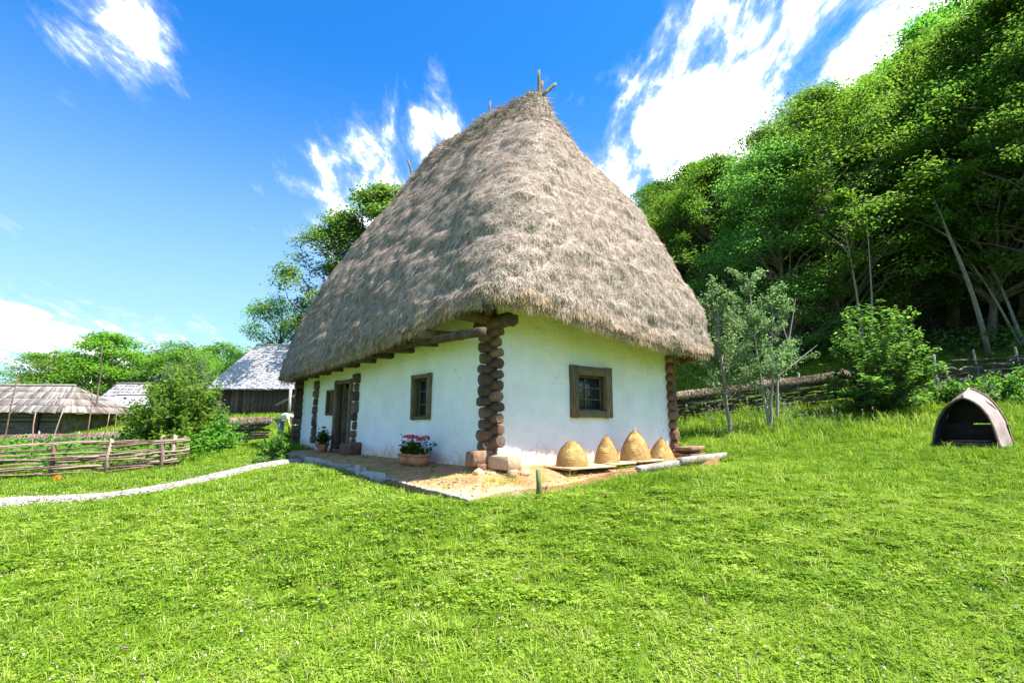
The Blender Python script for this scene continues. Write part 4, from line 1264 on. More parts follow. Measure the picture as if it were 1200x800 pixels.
# bushes
def bush(name, x, y, H, r, nbr, per, leaf, m_leaf, label, spray=False, group=None, z=None, asp=.55, updir=.8, sparse=0.0):
    mb = MB(); C, N_, A_ = [], [], []
    for k in range(nbr):
        a = rng.uniform(0, 6.28)
        u_ = rng.random()
        el = math.acos(1 - u_ * .97)                      # spread over the upper hemisphere
        q = rng.uniform(.82, 1.08)
        e = np.array([math.sin(el) * math.cos(a) * r * q, math.sin(el) * math.sin(a) * r * q, max(.12, (math.cos(el) ** updir)) * H * q])
        Q = limb_path((e[0] * .05, e[1] * .05, 0), e, .10 if el > .7 else 0, 7)
        mb.tube(Q, np.linspace(.022, .004, 7), 4, False)
        m_ = per
        tt = rng.random(m_) ** (.75 - .3 * sparse) * .98 + .04
        P = np.stack([np.interp(tt, np.linspace(0, 1, 7), Q[:, i_]) for i_ in range(3)], 1)
        d = Q[-1] - Q[-3]; d /= np.linalg.norm(d)
        if spray:
            side = np.cross(d, (0, 0, 1.0)); side /= np.linalg.norm(side) + 1e-6
            sg = rng.choice([-1, 1], m_)[:, None]
            A = d * .6 + side * sg * 1.0 + np.array([0, 0, -.12])
            P = P + A * (leaf * .55 * rng.uniform(.3, 1.1, m_))[:, None] + rng.normal(0, .05, (m_, 3))
            A_.append(A); N_.append(np.array([0, 0, 1.0]) + rng.normal(0, .25, (m_, 3)))
        else:
            P = P + rng.normal(0, .10 * r * .6, (m_, 3))
            A_.append(rng.normal(size=(m_, 3))); N_.append(np.array([0, 0, .8]) + rng.normal(0, .6, (m_, 3)))
        C.append(P)
    C, N_, A_ = np.concatenate(C), np.concatenate(N_), np.concatenate(A_)
    C[:, 2] = np.maximum(C[:, 2], .03)
    root = empty(name, (x, y, gz(x, y) if z is None else z), 0)
    tag(root, label, 'bush', group)
    mb.build('stems', M['bark'], root)
    L = leaf * rng.uniform(.7, 1.3, len(C))
    V, F = leaf_quads(C, N_, L, L * asp * rng.uniform(.8, 1.2, len(C)), .14, A_)
    link('foliage', mesh_np('foliage', V, [F], M[m_leaf]), root)
    return root
bush('spreading_bush', 13.0, 18.0, 4.0, 1.75, 130, 110, .20, 'leaf_cool', 'big fresh-green bush with feathery sprays in front of the wattle fence', True, asp=.34)
bush('round_bush', -10.95, 17.0, 2.75, 1.55, 150, 110, .13, 'leaf_bright', 'dense round yellow-green bush beyond the garden fence')
bush('tall_shrub', -14.6, 23.0, 4.4, 1.9, 130, 100, .12, 'leaf_sage', 'feathery grey-green shrub rising behind the round bush', updir=1.3, sparse=.5, asp=.4)
bush('small_bush', -9.05, 16.4, 1.25, .65, 40, 45, .10, 'leaf_bright', 'small pale-green bush at the end of the garden fence')
bush('corner_bush', -8.5, 20.2, .7, .6, 36, 45, .10, 'leaf_garden', 'small leafy bush at the far left corner of the house')
bush('low_bush', -5.75, 12.6, .62, .5, 30, 30, .10, 'leaf_garden', 'low weedy clump where the path meets the terrace', sparse=.6)
for (x, y, H, r, lb) in ((17.3, 18.3, 1.0, 1.1, 'low shrub at the fence foot left of the hut'), (19.0, 18.4, 1.15, 1.2, 'low shrub at the fence foot behind the hut'), (21.5, 18.4, 1.4, 1.3, 'low shrub at the fence foot at the right edge'), (15.6, 18.6, .9, .9, 'low shrub at the fence foot beside the big bush')):
    bush('fence_shrub', x, y, H, r, 45, 50, .15, 'leaf_mid', lb, group='shrubs along the wattle fence')

# undergrowth in the wood: one uncountable mass
n = 46000
ux = rng.uniform(7, 44, n); uy = rng.uniform(20, 60, n)
ln_ = ux * .80 + uy * .60
lump = vnoise(np.c_[ux, uy, ux * 0] * .35, 3)
kk = (ln_ > 28.3 + (ux < 15) * 4.5) & (lump + rng.random(n) * .5 > .12) & (rng.random(n) < np.clip(1.7 - (ln_ - 29) / 18, .12, 1))
ux, uy, lump = ux[kk], uy[kk], lump[kk]
C = np.c_[ux, uy, ground(ux, uy) + rng.random(len(ux)) ** 1.3 * (1.0 + 1.3 * np.clip(lump, 0, 1))]
V, F = leaf_quads(C, np.array([0, 0, .9]) + rng.normal(0, .55, (len(C), 3)), rng.uniform(.14, .30, len(C)), rng.uniform(.09, .16, len(C)), .12)
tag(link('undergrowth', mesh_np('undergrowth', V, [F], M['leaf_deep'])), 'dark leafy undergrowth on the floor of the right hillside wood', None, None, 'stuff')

# trees on the left skyline
LEFT = {'bright': make_tree(12, 5.6, .8, 130, 15000, .33, 'leaf_bright', trunk_r=.25, flat=.6, clump=(.55, 1.0)), 'mid': make_tree(12, 5.6, .8, 130, 15000, .33, 'leaf_mid', trunk_r=.25, flat=.6, clump=(.55, 1.0))}
for (x, y, k, s, lb) in ((-72, 78, 'bright', 1.0, 'wide bright tree at the left edge of the skyline'), (-62, 72, 'mid', .95, 'mid-green tree left of the brightest skyline tree'), (-52.5, 66, 'bright', 1.18, 'tall bright yellow-green tree above the old barn roof'), (-58, 76, 'mid', 1.05, 'darker tree behind the bright tree over the barn'),
                         (-46, 70, 'mid', 1.05, 'dark green tree right of the bright skyline tree'), (-41, 64, 'mid', .85, 'rounded green tree above the small shed'), (-45, 80, 'mid', 1.1, 'distant green tree between the barns'), (-36, 72, 'mid', .8, 'low green tree left of the grey-roofed barn'),
                         (-34, 62, 'bright', .62, 'small light tree behind the round bush'), (-80, 66, 'bright', .9, 'bright tree on the far left behind the barn'), (-66, 60, 'bright', .72, 'lower bright tree just behind the old barn')):
    place_tree('skyline_tree', LEFT[k], x, y, s, rng.uniform(0, 6), lb, 'trees on the left skyline', szf=.72)
OAK1 = make_tree(16, 5.2, 5.0, 80, 27000, .24, 'leaf_cool', trunk_r=.3, flat=.65, clump=(.5, .85))
OAK2 = make_tree(13, 4.8, 2.5, 80, 16000, .22, 'leaf_cool', trunk_r=.26, flat=.6, clump=(.6, 1.0))
place_tree('oak_tree', OAK1, -15.4, 43, 1.05, .5, 'tall oak with dark open boughs rising behind the left slope of the thatch')
place_tree('oak_tree', OAK2, -21.0, 46, .80, 2.0, 'lower rounded tree behind the grey shingled barn roof')
place_tree('oak_tree', OAK1, -9.8, 44, 1.18, 3.4, 'tall oak mostly hidden behind the thatch, its top beside the ridge')
place_tree('oak_tree', LEFT['bright'], -16.5, 47, .72, 1.0, 'bright low tree between the barn roof and the thatch')

# ------------------------------------------------------------------ fences
def wattle_fence(name, pts, hgt, rows, label, cap=False, posts=.7, mat_='wattle', post_h=.25, rough=.02, nposts_vis=True, r=.042):
    P = np.asarray(pts, float)
    Q = resample(P, .25)
    Qz = ground(Q[:, 0], Q[:, 1])
    root = empty(name, (Q[0, 0], Q[0, 1], Qz[0]))
    tag(root, label, 'fence')
    o0 = np.array([Q[0, 0], Q[0, 1], Qz[0]])
    T_ = np.gradient(Q, axis=0); T_ /= np.linalg.norm(T_, axis=1, keepdims=True)
    Nn = np.c_[-T_[:, 1], T_[:, 0]]
    d = np.r_[0, np.cumsum(np.linalg.norm(np.diff(Q, axis=0), axis=1))]
    mb = MB()
    for k in range(rows):
        z = hgt * (k + .5) / rows
        s0 = rng.uniform(-2, 0)
        while s0 < d[-1]:
            L = rng.uniform(2.0, 4.0)
            s = np.arange(max(s0, 0), min(s0 + L, d[-1]), .30)
            if len(s) > 2:
                x_, y_ = np.interp(s, d, Q[:, 0]), np.interp(s, d, Q[:, 1])
                nx, ny = np.interp(s, d, Nn[:, 0]), np.interp(s, d, Nn[:, 1])
                w = .045 * np.sin(s / posts * math.pi + k * math.pi)
                zz = np.interp(s, d, Qz) + z + rng.normal(0, rough, len(s)) + rng.normal(0, rough)
                mb.tube(np.c_[x_ + nx * w, y_ + ny * w, zz] - o0, np.linspace(r, r * .8, len(s)), 4, False)
            s0 += L - .3
    o = mb.build('wattle', M[mat_], root); o['kind'] = 'stuff'
    pm = MB()
    for s in np.arange(.2, d[-1], posts * 2):
        x_, y_, z_ = np.interp(s, d, Q[:, 0]), np.interp(s, d, Q[:, 1]), np.interp(s, d, Qz)
        hh = hgt + post_h * rng.uniform(.6, 1.3)
        mb = MB(); mb.tube(np.array([(0, 0, -.2), (rng.normal(0, .02), 0, hh * .6), (rng.normal(0, .03), 0, hh), (0, 0, hh + .05)]), [.045, .042, .038, .012], 6, True, .1)
        mb.build('post', M['wood_grey'], root, loc=np.array([x_, y_, z_]) - o0)
    if cap:
        n_ = int(d[-1] * 1500)
        s = rng.uniform(0, d[-1], n_)
        x_, y_ = np.interp(s, d, Q[:, 0]), np.interp(s, d, Q[:, 1]); z_ = np.interp(s, d, Qz) + hgt
        nx, ny = np.interp(s, d, Nn[:, 0]), np.interp(s, d, Nn[:, 1])
        a = rng.uniform(-1.9, 1.9, n_)
        R_ = .11 * rng.uniform(.6, 1.35, n_) * (1 + .3 * np.sin(s * 2.1))
        N_ = np.c_[nx * np.sin(a), ny * np.sin(a), np.cos(a)]
        C = np.c_[x_, y_, z_] + N_ * R_[:, None] - o0
        T3 = np.c_[np.interp(s, d, T_[:, 0]), np.interp(s, d, T_[:, 1]), s * 0]
        A = np.cross(T3, N_) * np.sign(a)[:, None] + T3 * rng.normal(0, .7, n_)[:, None] + N_ * rng.normal(.1, .35, n_)[:, None]
        V, F = leaf_quads(C, N_, rng.uniform(.16, .42, n_), .024, 0, A)
        o = link('straw_cap', mesh_np('straw_cap', V, [F], M['straw_cap']), root); o['kind'] = 'stuff'
        tb = MB(); tb.tube(np.c_[Q, Qz + hgt + .02] - o0, .06, 8, True, .1); tb.build('cap_core', M['straw_cap'], root)
    return root
M['straw_cap'] = mat('fence_straw', [(.22, .15, .11), (.36, .27, .20), (.48, .38, .29)], 2, 3, .9, .2, island=.7)
wattle_fence('wattle_fence', [(13.3, 20.0), (16.5, 19.9), (20, 19.6), (24, 18.8), (28, 17.5)], 1.25, 18, 'long woven wattle fence with pale posts behind the bush and hut', False, .75, post_h=.35, rough=.05)
wattle_fence('straw_capped_fence', [(6.6, 21.6), (9.0, 21.2), (11.2, 20.7), (13.2, 20.2)], 1.15, 18, 'wattle fence with a thatched straw coping, right of the house', True, .8, post_h=.28)
wattle_fence('low_wattle_fence', [(-13.0, 22.5), (-12.0, 22.6), (-11.1, 22.7), (-10.45, 22.8)], .92, 15, 'low woven fence topped with straw, left of the house', True, .8, post_h=.05)
wattle_fence('garden_straw_fence', [(-27, 21.5), (-23, 22.2), (-19, 22.8), (-15.2, 23.6)], .62, 10, 'straw-topped low fence at the back of the vegetable garden', True, .8, post_h=.30)

# garden fence of rough horizontal branches, each its own piece
def garden_fence():
    pts = np.array([(-14.6, 11.9), (-12.3, 12.35), (-10.6, 12.95), (-9.6, 13.45), (-8.55, 14.15)])
    Q = resample(pts, .2)
    d = np.r_[0, np.cumsum(np.linalg.norm(np.diff(Q, axis=0), axis=1))]
    Qz = ground(Q[:, 0], Q[:, 1])
    o0 = np.array([Q[0, 0], Q[0, 1], Qz[0]])
    root = empty('garden_fence', tuple(o0))
    tag(root, 'open garden fence of long rough branches woven between short posts', 'fence')
    at = lambda s: np.array([np.interp(s, d, Q[:, 0]), np.interp(s, d, Q[:, 1]), np.interp(s, d, Qz)])
    for s in np.arange(.2, d[-1] + .1, 1.12):
        hh = rng.uniform(.74, .86)
        for q in range(1 if s < d[-1] - 1 else 2):
            mb = MB(); mb.tube(np.array([(0, 0, -.2), (rng.normal(0, .02), rng.normal(0, .02), hh * .5), (rng.normal(0, .03), 0, hh), (0, 0, hh + .02)]), [.06, .055, .05, .035], 7, True, .12)
            mb.build('post', M['wattle_red'], root, loc=at(min(s + q * .22, d[-1])) - o0)
    for k in range(16):
        z = .05 + .050 * k + rng.normal(0, .012)
        s0 = rng.uniform(-2, 0)
        while s0 < d[-1] - .3:
            L = rng.uniform(2.2, 4.2)
            s = np.arange(max(s0, -.1), min(s0 + L, d[-1] + rng.uniform(.1, .5)), .28)
            if len(s) > 3 and rng.random() < .96:
                P = np.array([at(q) for q in s]); T_ = np.gradient(P, axis=0)
                nrm = np.c_[-T_[:, 1], T_[:, 0], T_[:, 0] * 0]; nrm /= np.linalg.norm(nrm, axis=1, keepdims=True)
                P = P + nrm * (.07 * np.sin(s / 1.12 * math.pi + k * math.pi))[:, None]
                P[:, 2] += z + np.cumsum(rng.normal(0, .012, len(s))) + rng.normal(0, .02)
                rr = rng.uniform(.016, .034)
                mb = MB(); mb.tube(P - P[0], np.linspace(rr, rr * .55, len(s)), 5, True, .1)
                mb.build('branch', M['wattle_red'], root, loc=P[0] - o0, smooth=True)
            s0 += L - .5
garden_fence()
# vegetable garden foliage between the fences
n = 16000
gx_ = rng.uniform(-22, -8.4, n); gy_ = rng.uniform(12.2, 22, n)
back = np.interp(gx_, [-22, -15, -8.4], [21.5, 21.5, 17]); front = np.interp(gx_, [-14.6, -12.3, -10.6, -9.6, -8.5], [12.2, 12.65, 13.3, 13.8, 14.5])
lump = vnoise(np.c_[gx_, gy_, gx_ * 0] * 1.1, 5)
kk = (gy_ > front) & (gy_ < back) & (lump + rng.random(n) * .7 > .05)
gx_, gy_, lump = gx_[kk], gy_[kk], lump[kk]
C = np.c_[gx_, gy_, ground(gx_, gy_) + .05 + rng.random(len(gx_)) ** .8 * (.42 + .5 * np.clip(lump, 0, 1))]
V, F = leaf_quads(C, np.array([0, 0, .8]) + rng.normal(0, .5, (len(C), 3)), rng.uniform(.08, .20, len(C)), rng.uniform(.06, .14, len(C)), .12)
tag(link('vegetable_leaves', mesh_np('vegetable_leaves', V, [F], M['leaf_garden'])), 'leafy vegetables filling the fenced garden on the left', None, None, 'stuff')
# bean poles
for (px0, py0, px1, py1, dep, lb) in ((22, 436, 4, 500, 15.5, 'bean pole nearest the left edge of the garden'), (42, 483, 38, 530, 15.0, 'short bean pole, second from the left'), (75, 478, 55, 510, 16.0, 'strongly slanted bean pole with a kinked top'),
                                      (108, 455, 104, 508, 16.5, 'straight tall bean pole right of the slanted one'), (129, 480, 119, 528, 15.5, 'slanted bean pole before the small shed'), (137, 478, 135, 515, 17.0, 'thin upright bean pole before the shed post')):
    def at_px(px, py, dep_):
        a_ = (px - 600) / F_PX; b_ = (400 - py) / F_PX
        v = np.array([a_, math.cos(PITCH) - b_ * math.sin(PITCH), math.sin(PITCH) + b_ * math.cos(PITCH)])
        return np.array([0, 0, CAM_Z]) + v * dep_ / v[1]
    A, B = at_px(px1, py1, dep), at_px(px0, py0, dep + .15)
    A[2] = gz(A[0], A[1]) - .1
    P = np.linspace(A, B, 6); P[1:-1] += rng.normal(0, .014, (4, 3))
    mb = MB(); mb.tube(P - A, np.linspace(.026, .013, 6), 6, True, .1)
    o = mb.build('bean_pole', M['wattle_red'], loc=A, smooth=True); tag(o, lb, 'pole', 'bean poles in the vegetable garden')
P = at_px(122, 404, 34); Q0 = P.copy(); Q0[2] = gz(P[0], P[1])
mb = MB(); mb.tube(np.linspace((0, 0, 0), P - Q0, 7) + np.r_[np.zeros((1, 3)), rng.normal(0, .06, (6, 3))], np.linspace(.07, .03, 7), 6, True)
tag(mb.build('tall_pole', M['bark'], loc=Q0), 'thin tall bare pole sticking up into the sky by the sheds', 'pole')
# orange pumpkin flower at the fence
P = at_px(67, 557, 12.0); P[2] = gz(P[0], P[1]) + .10
root = empty('orange_flower', P); tag(root, 'single orange flower low in the garden fence', 'flower')
U = unit(30); U[:, 2] = np.abs(U[:, 2]) * .6
V, F = leaf_quads(U * .06, U, .12, .08, .1); link('petals', mesh_np('petals', V, [F], M['petal_orange']), root)
mb = MB(); mb.tube([(0, 0, -.12), (0, 0, 0)], .008, 5); mb.build('stem', M['leaf_garden'], root)

# ------------------------------------------------------------------ barns
def shingle_roof(mb, p_eave0, p_eave1, p_ridge0, p_ridge1, courses, wid, thick=.03, over=1.35, jit=.02):
    """courses of overlapping shingles on a quad: each shingle is a thin box-like prism"""
    e0, e1, r0, r1 = (np.asarray(p, float) for p in (p_eave0, p_eave1, p_ridge0, p_ridge1))
    nrm = np.cross(e1 - e0, r0 - e0); nrm /= np.linalg.norm(nrm)
    if nrm[2] < 0: nrm = -nrm
    for k in range(courses):
        a, c = k / courses, min(1, (k + over) / courses)
        l0, l1 = e0 + (r0 - e0) * a, e1 + (r1 - e1) * a
        u0, u1 = e0 + (r0 - e0) * c, e1 + (r1 - e1) * c
        L = np.linalg.norm(l1 - l0); m_ = max(2, int(L / wid))
        cuts = np.linspace(0, 1, m_ + 1); cuts[1:-1] += rng.normal(0, .18 / m_, m_ - 1)
        for s, t in zip(cuts[:-1], cuts[1:]):
            g = .006 / max(L, .1)
            s2, t2 = s + g, t - g
            dz = rng.uniform(-jit, jit)
            down = (l0 - u0) / np.linalg.norm(l0 - u0) * rng.uniform(-jit, jit) * 2.5
            A, B = l0 + (l1 - l0) * s2 + down, l0 + (l1 - l0) * t2 + down
            C_, D_ = u0 + (u1 - u0) * t2, u0 + (u1 - u0) * s2
            up = nrm * (thick * 2.0 + dz * .4)
            q = [A + up, B + up, C_ + nrm * .012, D_ + nrm * .012, A + up - nrm * thick, B + up - nrm * thick]
            mb.add(q, [[(0, 1, 2, 3), (4, 5, 1, 0)], [(4, 0, 3), (1, 5, 2)]])
def barn(name, x, y, rz, L, D, wall_h, ridge_h, hip, over, courses, wid, mat_roof, mat_wall, label, base=None, wattle=False, posts=0, open_front=False):
    z = gz(x, y) if base is None else base
    root = empty(name, (x, y, z), rz); tag(root, label, 'barn')
    # local: x along length (0..L), y depth (0..D) front at y=0
    if not open_front:
        nb = max(2, int(L / .28)); w = L / nb
        mb = MB()
        if wattle:
            for k in range(int(wall_h / .07)):
                mb.tube([(t, .04 * math.sin(t * 3 + k * 3.14), .05 + k * .07 + rng.normal(0, .008)) for t in np.linspace(0, L, int(L / .6) + 2)], .036, 5, False)
            mb.cbox((L / 2, .12, wall_h / 2), (L, .1, wall_h), .01)
            mb.build('wall', M[mat_wall], root)
        else:
            for k in range(nb):
                mb.cbox(((k + .5) * w, rng.uniform(-.015, .015), wall_h / 2), (w - .02, .05, wall_h), .008)
            mb.cbox((L / 2, .08, wall_h / 2), (L, .06, wall_h), .01)
            mb.build('wall', M[mat_wall], root)
    mb = MB()
    for xx in (.04, L - .04): mb.cbox((xx, D / 2, wall_h / 2), (.08, D, wall_h), .01)
    mb.cbox((L / 2, D, wall_h / 2), (L, .08, wall_h), .01)
    mb.build('wall', M[mat_wall], root)
    for k in range(posts):
        pm = MB(); pm.cbox((0, 0, 0), (.2, .18, wall_h), .02, None, .01)
        pm.build('post', M['wood_dark'], root, loc=(L * (k + .5) / posts, -.12, wall_h / 2), rot=(0, 0, 0))
    ez_, rz_ = wall_h - over * .35, ridge_h
    mb = MB()
    E = [(-over, -over, ez_), (L + over, -over, ez_), (L + over, D + over, ez_), (-over, D + over, ez_)]
    R0, R1 = (hip, D / 2, rz_), (L - hip, D / 2, rz_)
    shingle_roof(mb, E[0], E[1], R0, R1, courses, wid)
    shingle_roof(mb, E[3], E[2], R0, R1, courses, wid * 2)
    mb2 = MB()
    shingle_roof(mb2, E[0], E[3], R0, R0, courses, wid * 1.2) if hip > 0 else mb2.add([E[0], E[3], R0], [[(0, 1, 2)]])
    shingle_roof(mb2, E[1], E[2], R1, R1, courses, wid * 1.2) if hip > 0 else mb2.add([E[1], E[2], R1], [[(0, 1, 2)]])
    # under-roof so nothing shows through
    mb2.add(np.array(E + [R0, R1]) - (0, 0, .03), [[(0, 1, 5, 4), (2, 3, 4, 5)], [(3, 0, 4), (1, 2, 5)]])
    roof = mb.build('roof', M[mat_roof], root)
    mb2.build('hip', M[mat_roof] if hip > 0 else M[mat_wall], roof)
    mb = MB(); mb.cbox((L / 2, D / 2, rz_ + .05), (L - 2 * hip + .1, .25, .12), .02); mb.build('ridge_cap', M['wood_grey'], roof)
    return root
# grey shingled barn on the rise
b3 = barn('shingled_barn', -21.3, 37.0, R(1), 10.5, 7.0, 2.05, 5.6, 1.0, .55, 24, .26, 'shingle', 'barn', 'dark timber barn with a big silvery shingle roof left of the house', base=2.15)
dr = empty('door', (3.0, -.07, .1), 0, b3)
for k in range(14):
    mb = MB(); mb.cbox((0, 0, 0), (.30, .04, 1.6), .008, None, .006); mb.build('plank', M['barn'], dr, loc=(k * .33, 0, .85))
# rail ramp beside it
rp = empty('ramp_rail', (-14.4, 33.5, gz(-14.4, 33.5))); tag(rp, 'weathered sloping handrail by the grey shingled barn', 'railing')
for (a, c, rr) in (((0, 0, 0), (0, 0, 2.0), .09), ((.7, 0, 0), (.7, 0, 1.95), .08), ((-.9, 0, .95), (3.2, .2, 3.1), .07), ((.6, 0, 1.35), (3.2, .2, 2.7), .06), ((2.8, .15, 0), (2.8, .15, 3.1), .08)):
    mb = MB(); mb.tube([a, c], rr, 6); mb.build('rail', M['wood_grey'], rp)
# old shingled barn far left
barn('old_barn', -42.2, 31.0, R(2), 14.8, 5.5, 1.75, 3.35, 1.6, .7, 4, .24, 'shingle_old', 'wattle', 'long low barn with four courses of weathered board shingles at the left edge', base=.72, wattle=True, posts=6)
barn('small_shed', -34.9, 43.0, R(3), 3.6, 4.0, 1.7, 3.9, .5, .4, 8, .3, 'shingle', 'wood_brown', 'small reddish shed with a pale roof behind the old barn', base=1.15)
b5 = barn('open_shed', -30.6, 38.5, R(4), 6.2, 3.4, 1.9, 2.75, .0, .5, 5, .3, 'shingle', 'barn', 'open-fronted shed with a low lilac-grey roof left of the round bush', base=1.0, posts=3, open_front=True)

# ------------------------------------------------------------------ sleeping hut in the meadow
def hut():
    x, y = 10.38, 12.0
    z = gz(x, y)
    root = empty('sleeping_hut', (x, y, z - .03), R(-60))
    tag(root, 'small arched shepherd hut of bark with a dark open front, standing in the meadow', 'hut')
    # local: front at y=-.0 facing -y, depth to y=1.25 ; profile in x,z
    def prof(w, h_, n_=25):
        t = np.linspace(-1, 1, n_)
        xx = np.sign(t) * w * np.interp(np.abs(t), [0, .12, .28, .45, .62, .8, 1], [0, .28, .55, .76, .88, .95, 1.02])
        zz = h_ * np.interp(np.abs(t), [0, .12, .28, .45, .62, .8, 1], [1, .94, .81, .62, .42, .21, 0])
        return np.c_[xx, zz]
    th = .045
    ny = 9
    outer, inner = [], []
    for k in range(ny):
        f = k / (ny - 1)
        w = .64 + .02 * f; h_ = 1.24 + .20 * f
        yy = f * .66
        # front edge raked: top leans back
        p = prof(w, h_); q = prof(w - th * 1.1, h_ - th * 1.2)
        yo = yy + (.22 * (1 - f)) * (p[:, 1] / h_) ** 1.5
        jig = fbm(np.c_[p[:, 0], np.full(len(p), f * .95), p[:, 1]], 3.0, 2, 90) * .018
        outer.append(np.c_[p[:, 0] + np.sign(p[:, 0]) * jig, yo, p[:, 1] + jig * .5]); inner.append(np.c_[q[:, 0], yo, q[:, 1]])
    outer, inner = np.array(outer), np.array(inner)
    mid = 12
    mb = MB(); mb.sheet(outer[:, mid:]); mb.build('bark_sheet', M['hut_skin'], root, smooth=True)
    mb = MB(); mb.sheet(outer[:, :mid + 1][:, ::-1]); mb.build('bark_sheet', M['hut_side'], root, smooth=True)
    mb = MB(); mb.sheet(inner); mb.build('lining', M['hut_inside'], root, smooth=True)
    mb = MB(); mb.sheet(np.stack([outer[0] + (0, -.004, 0), inner[0] + (0, -.004, 0)])); mb.sheet(np.stack([outer[-1], inner[-1]])); mb.build('rim', M['wood_dark'], root)
    # bent front hoop
    hp = (outer[0] + inner[0]) / 2 + (0, -.02, 0)
    mb = MB(); mb.tube(hp, .022, 7); mb.build('hoop', M['wood_dark'], root, smooth=True)
    hp = outer[-1] + (0, .0, .0)
    mb = MB(); mb.tube(hp, .026, 7); mb.build('hoop', M['wood_brown'], root, smooth=True)
    # ridge seam and a tear
    mb = MB(); mb.tube(outer[:, mid] + (0, 0, .010), .022, 6); mb.build('ridge_strip', M['hut_skin'], root)
    mb = MB(); mb.tube([outer[5, 15] + (.004, 0, .008), outer[6, 16] + (.006, 0, .008), outer[7, 17] + (.006, 0, .006)], [.004, .012, .004], 5); mb.build('tear', M['dark'], root)
    # back boards with the low gap, bed boards
    qb = prof(.60, 1.36)
    pts = [np.array([a_, 0.61, max(b_, .0)]) for a_, b_ in qb if b_ > .52]
    mb = MB(); mb.poly_prism(pts, (0, .03, 0)); mb.build('back_board', M['hut_inside'], root)
    mb = MB(); mb.cbox((-.31, .63, .38), (.62, .03, .74), .008); mb.build('back_board', M['hut_inside'], root)
    mb = MB(); mb.cbox((.31, .63, .30), (.62, .028, .60), .008); mb.build('back_board', M['hut_inside'], root)
    for k in range(5):
        mb = MB(); mb.cbox((0, 0, 0), (.14, .38, .03), .006, None, .004)
        mb.build('bed_plank', M['wood_brown'] if k < 3 else M['hut_side'], root, loc=(-.30 + k * .145, .42, .22))
    mb = MB(); mb.cbox((0, .2, .14), (1.2, .05, .10), .01); mb.build('front_rail', M['wood_brown'], root)
    for sx in (-1, 1):
        mb = MB(); mb.tube([(sx * .64, -.04, .05), (sx * .64, .1, .05), (sx * .66, .76, .05)], [.05, .06, .06], 7); mb.build('runner', M['wood_dark'], root)
    return root
hut()

# ------------------------------------------------------------------ person bending behind the low fence
def person():
    x, y = -10.18, 22.9
    z = gz(x, y)
    root = empty('person', (x, y, z), R(-8)); tag(root, 'person in white shirt and blue jeans bending down beside the low straw-topped fence', 'person')
    skin = mat('skin', [(.42, .26, .19), (.5, .32, .24)], 8, 2, .6, 0)
    jeans = mat('blue_jeans', [(.14, .18, .30), (.22, .27, .40)], 20, 3, .85, .1)
    shirt = mat('white_shirt', [(.62, .62, .64), (.74, .74, .76)], 10, 3, .85, .1)
    hairm = mat('brown_hair', [(.05, .03, .02), (.09, .06, .04)], 20, 2, .7, 0)
    def skinned(name, verts, edges, radii, m_):
        me = bpy.data.meshes.new(name); me.from_pydata(verts, edges, []); me.materials.append(m_)
        o = link(name, me, root)
        md = o.modifiers.new('skin', 'SKIN'); md.use_smooth_shade = True
        for v_, r_ in zip(me.skin_vertices[0].data, radii): v_.radius = (r_, r_)
        me.skin_vertices[0].data[0].use_root = True
        s = o.modifiers.new('sub', 'SUBSURF'); s.levels = 1; s.render_levels = 2
        return o
    # bent forward towards +x: hips up, torso level, arms down
    body_v = [(0, 0, .98), (.22, 0, 1.10), (.42, 0, 1.10), (.52, 0, 1.06), (.60, 0, 1.0), (.70, 0, .93),
              (.42, .17, 1.06), (.50, .22, .80), (.62, .20, .56), (.66, .18, .47), (.42, -.17, 1.06), (.50, -.22, .80), (.62, -.20, .56), (.66, -.18, .47)]
    body_e = [(0, 1), (1, 2), (2, 3), (3, 4), (4, 5), (2, 6), (6, 7), (7, 8), (8, 9), (2, 10), (10, 11), (11, 12), (12, 13)]
    skinned('body', body_v, body_e, [.13, .12, .13, .07, .085, .085, .06, .045, .032, .03, .06, .045, .032, .03], skin)
    skinned('shirt', [(.02, 0, 1.0), (.20, 0, 1.11), (.42, 0, 1.11), (.42, .18, 1.07), (.47, .22, .90), (.42, -.18, 1.07), (.47, -.22, .90)], [(0, 1), (1, 2), (2, 3), (3, 4), (2, 5), (5, 6)], [.15, .15, .16, .085, .07, .085, .07], shirt)
    skinned('jeans', [(-.02, 0, .96), (-.02, .10, .86), (.03, .11, .48), (-.04, .12, .08), (-.02, -.10, .86), (.05, -.11, .48), (-.01, -.12, .08)], [(0, 1), (1, 2), (2, 3), (0, 4), (4, 5), (5, 6)], [.16, .105, .078, .06, .105, .078, .06], jeans)
    for sy in (-1, 1):
        mb = MB(); mb.cbox((.05, sy * .12, .04), (.26, .10, .08), .03); mb.build('shoe', hairm, root)
    mb = MB(); mb.lathe([(.001, .10), (.05, .09), (.095, .05), (.105, 0), (.09, -.05)], 14); mb.build('hair', hairm, root, loc=(.67, 0, .99), rot=(0, R(20), 0), smooth=True)
person()

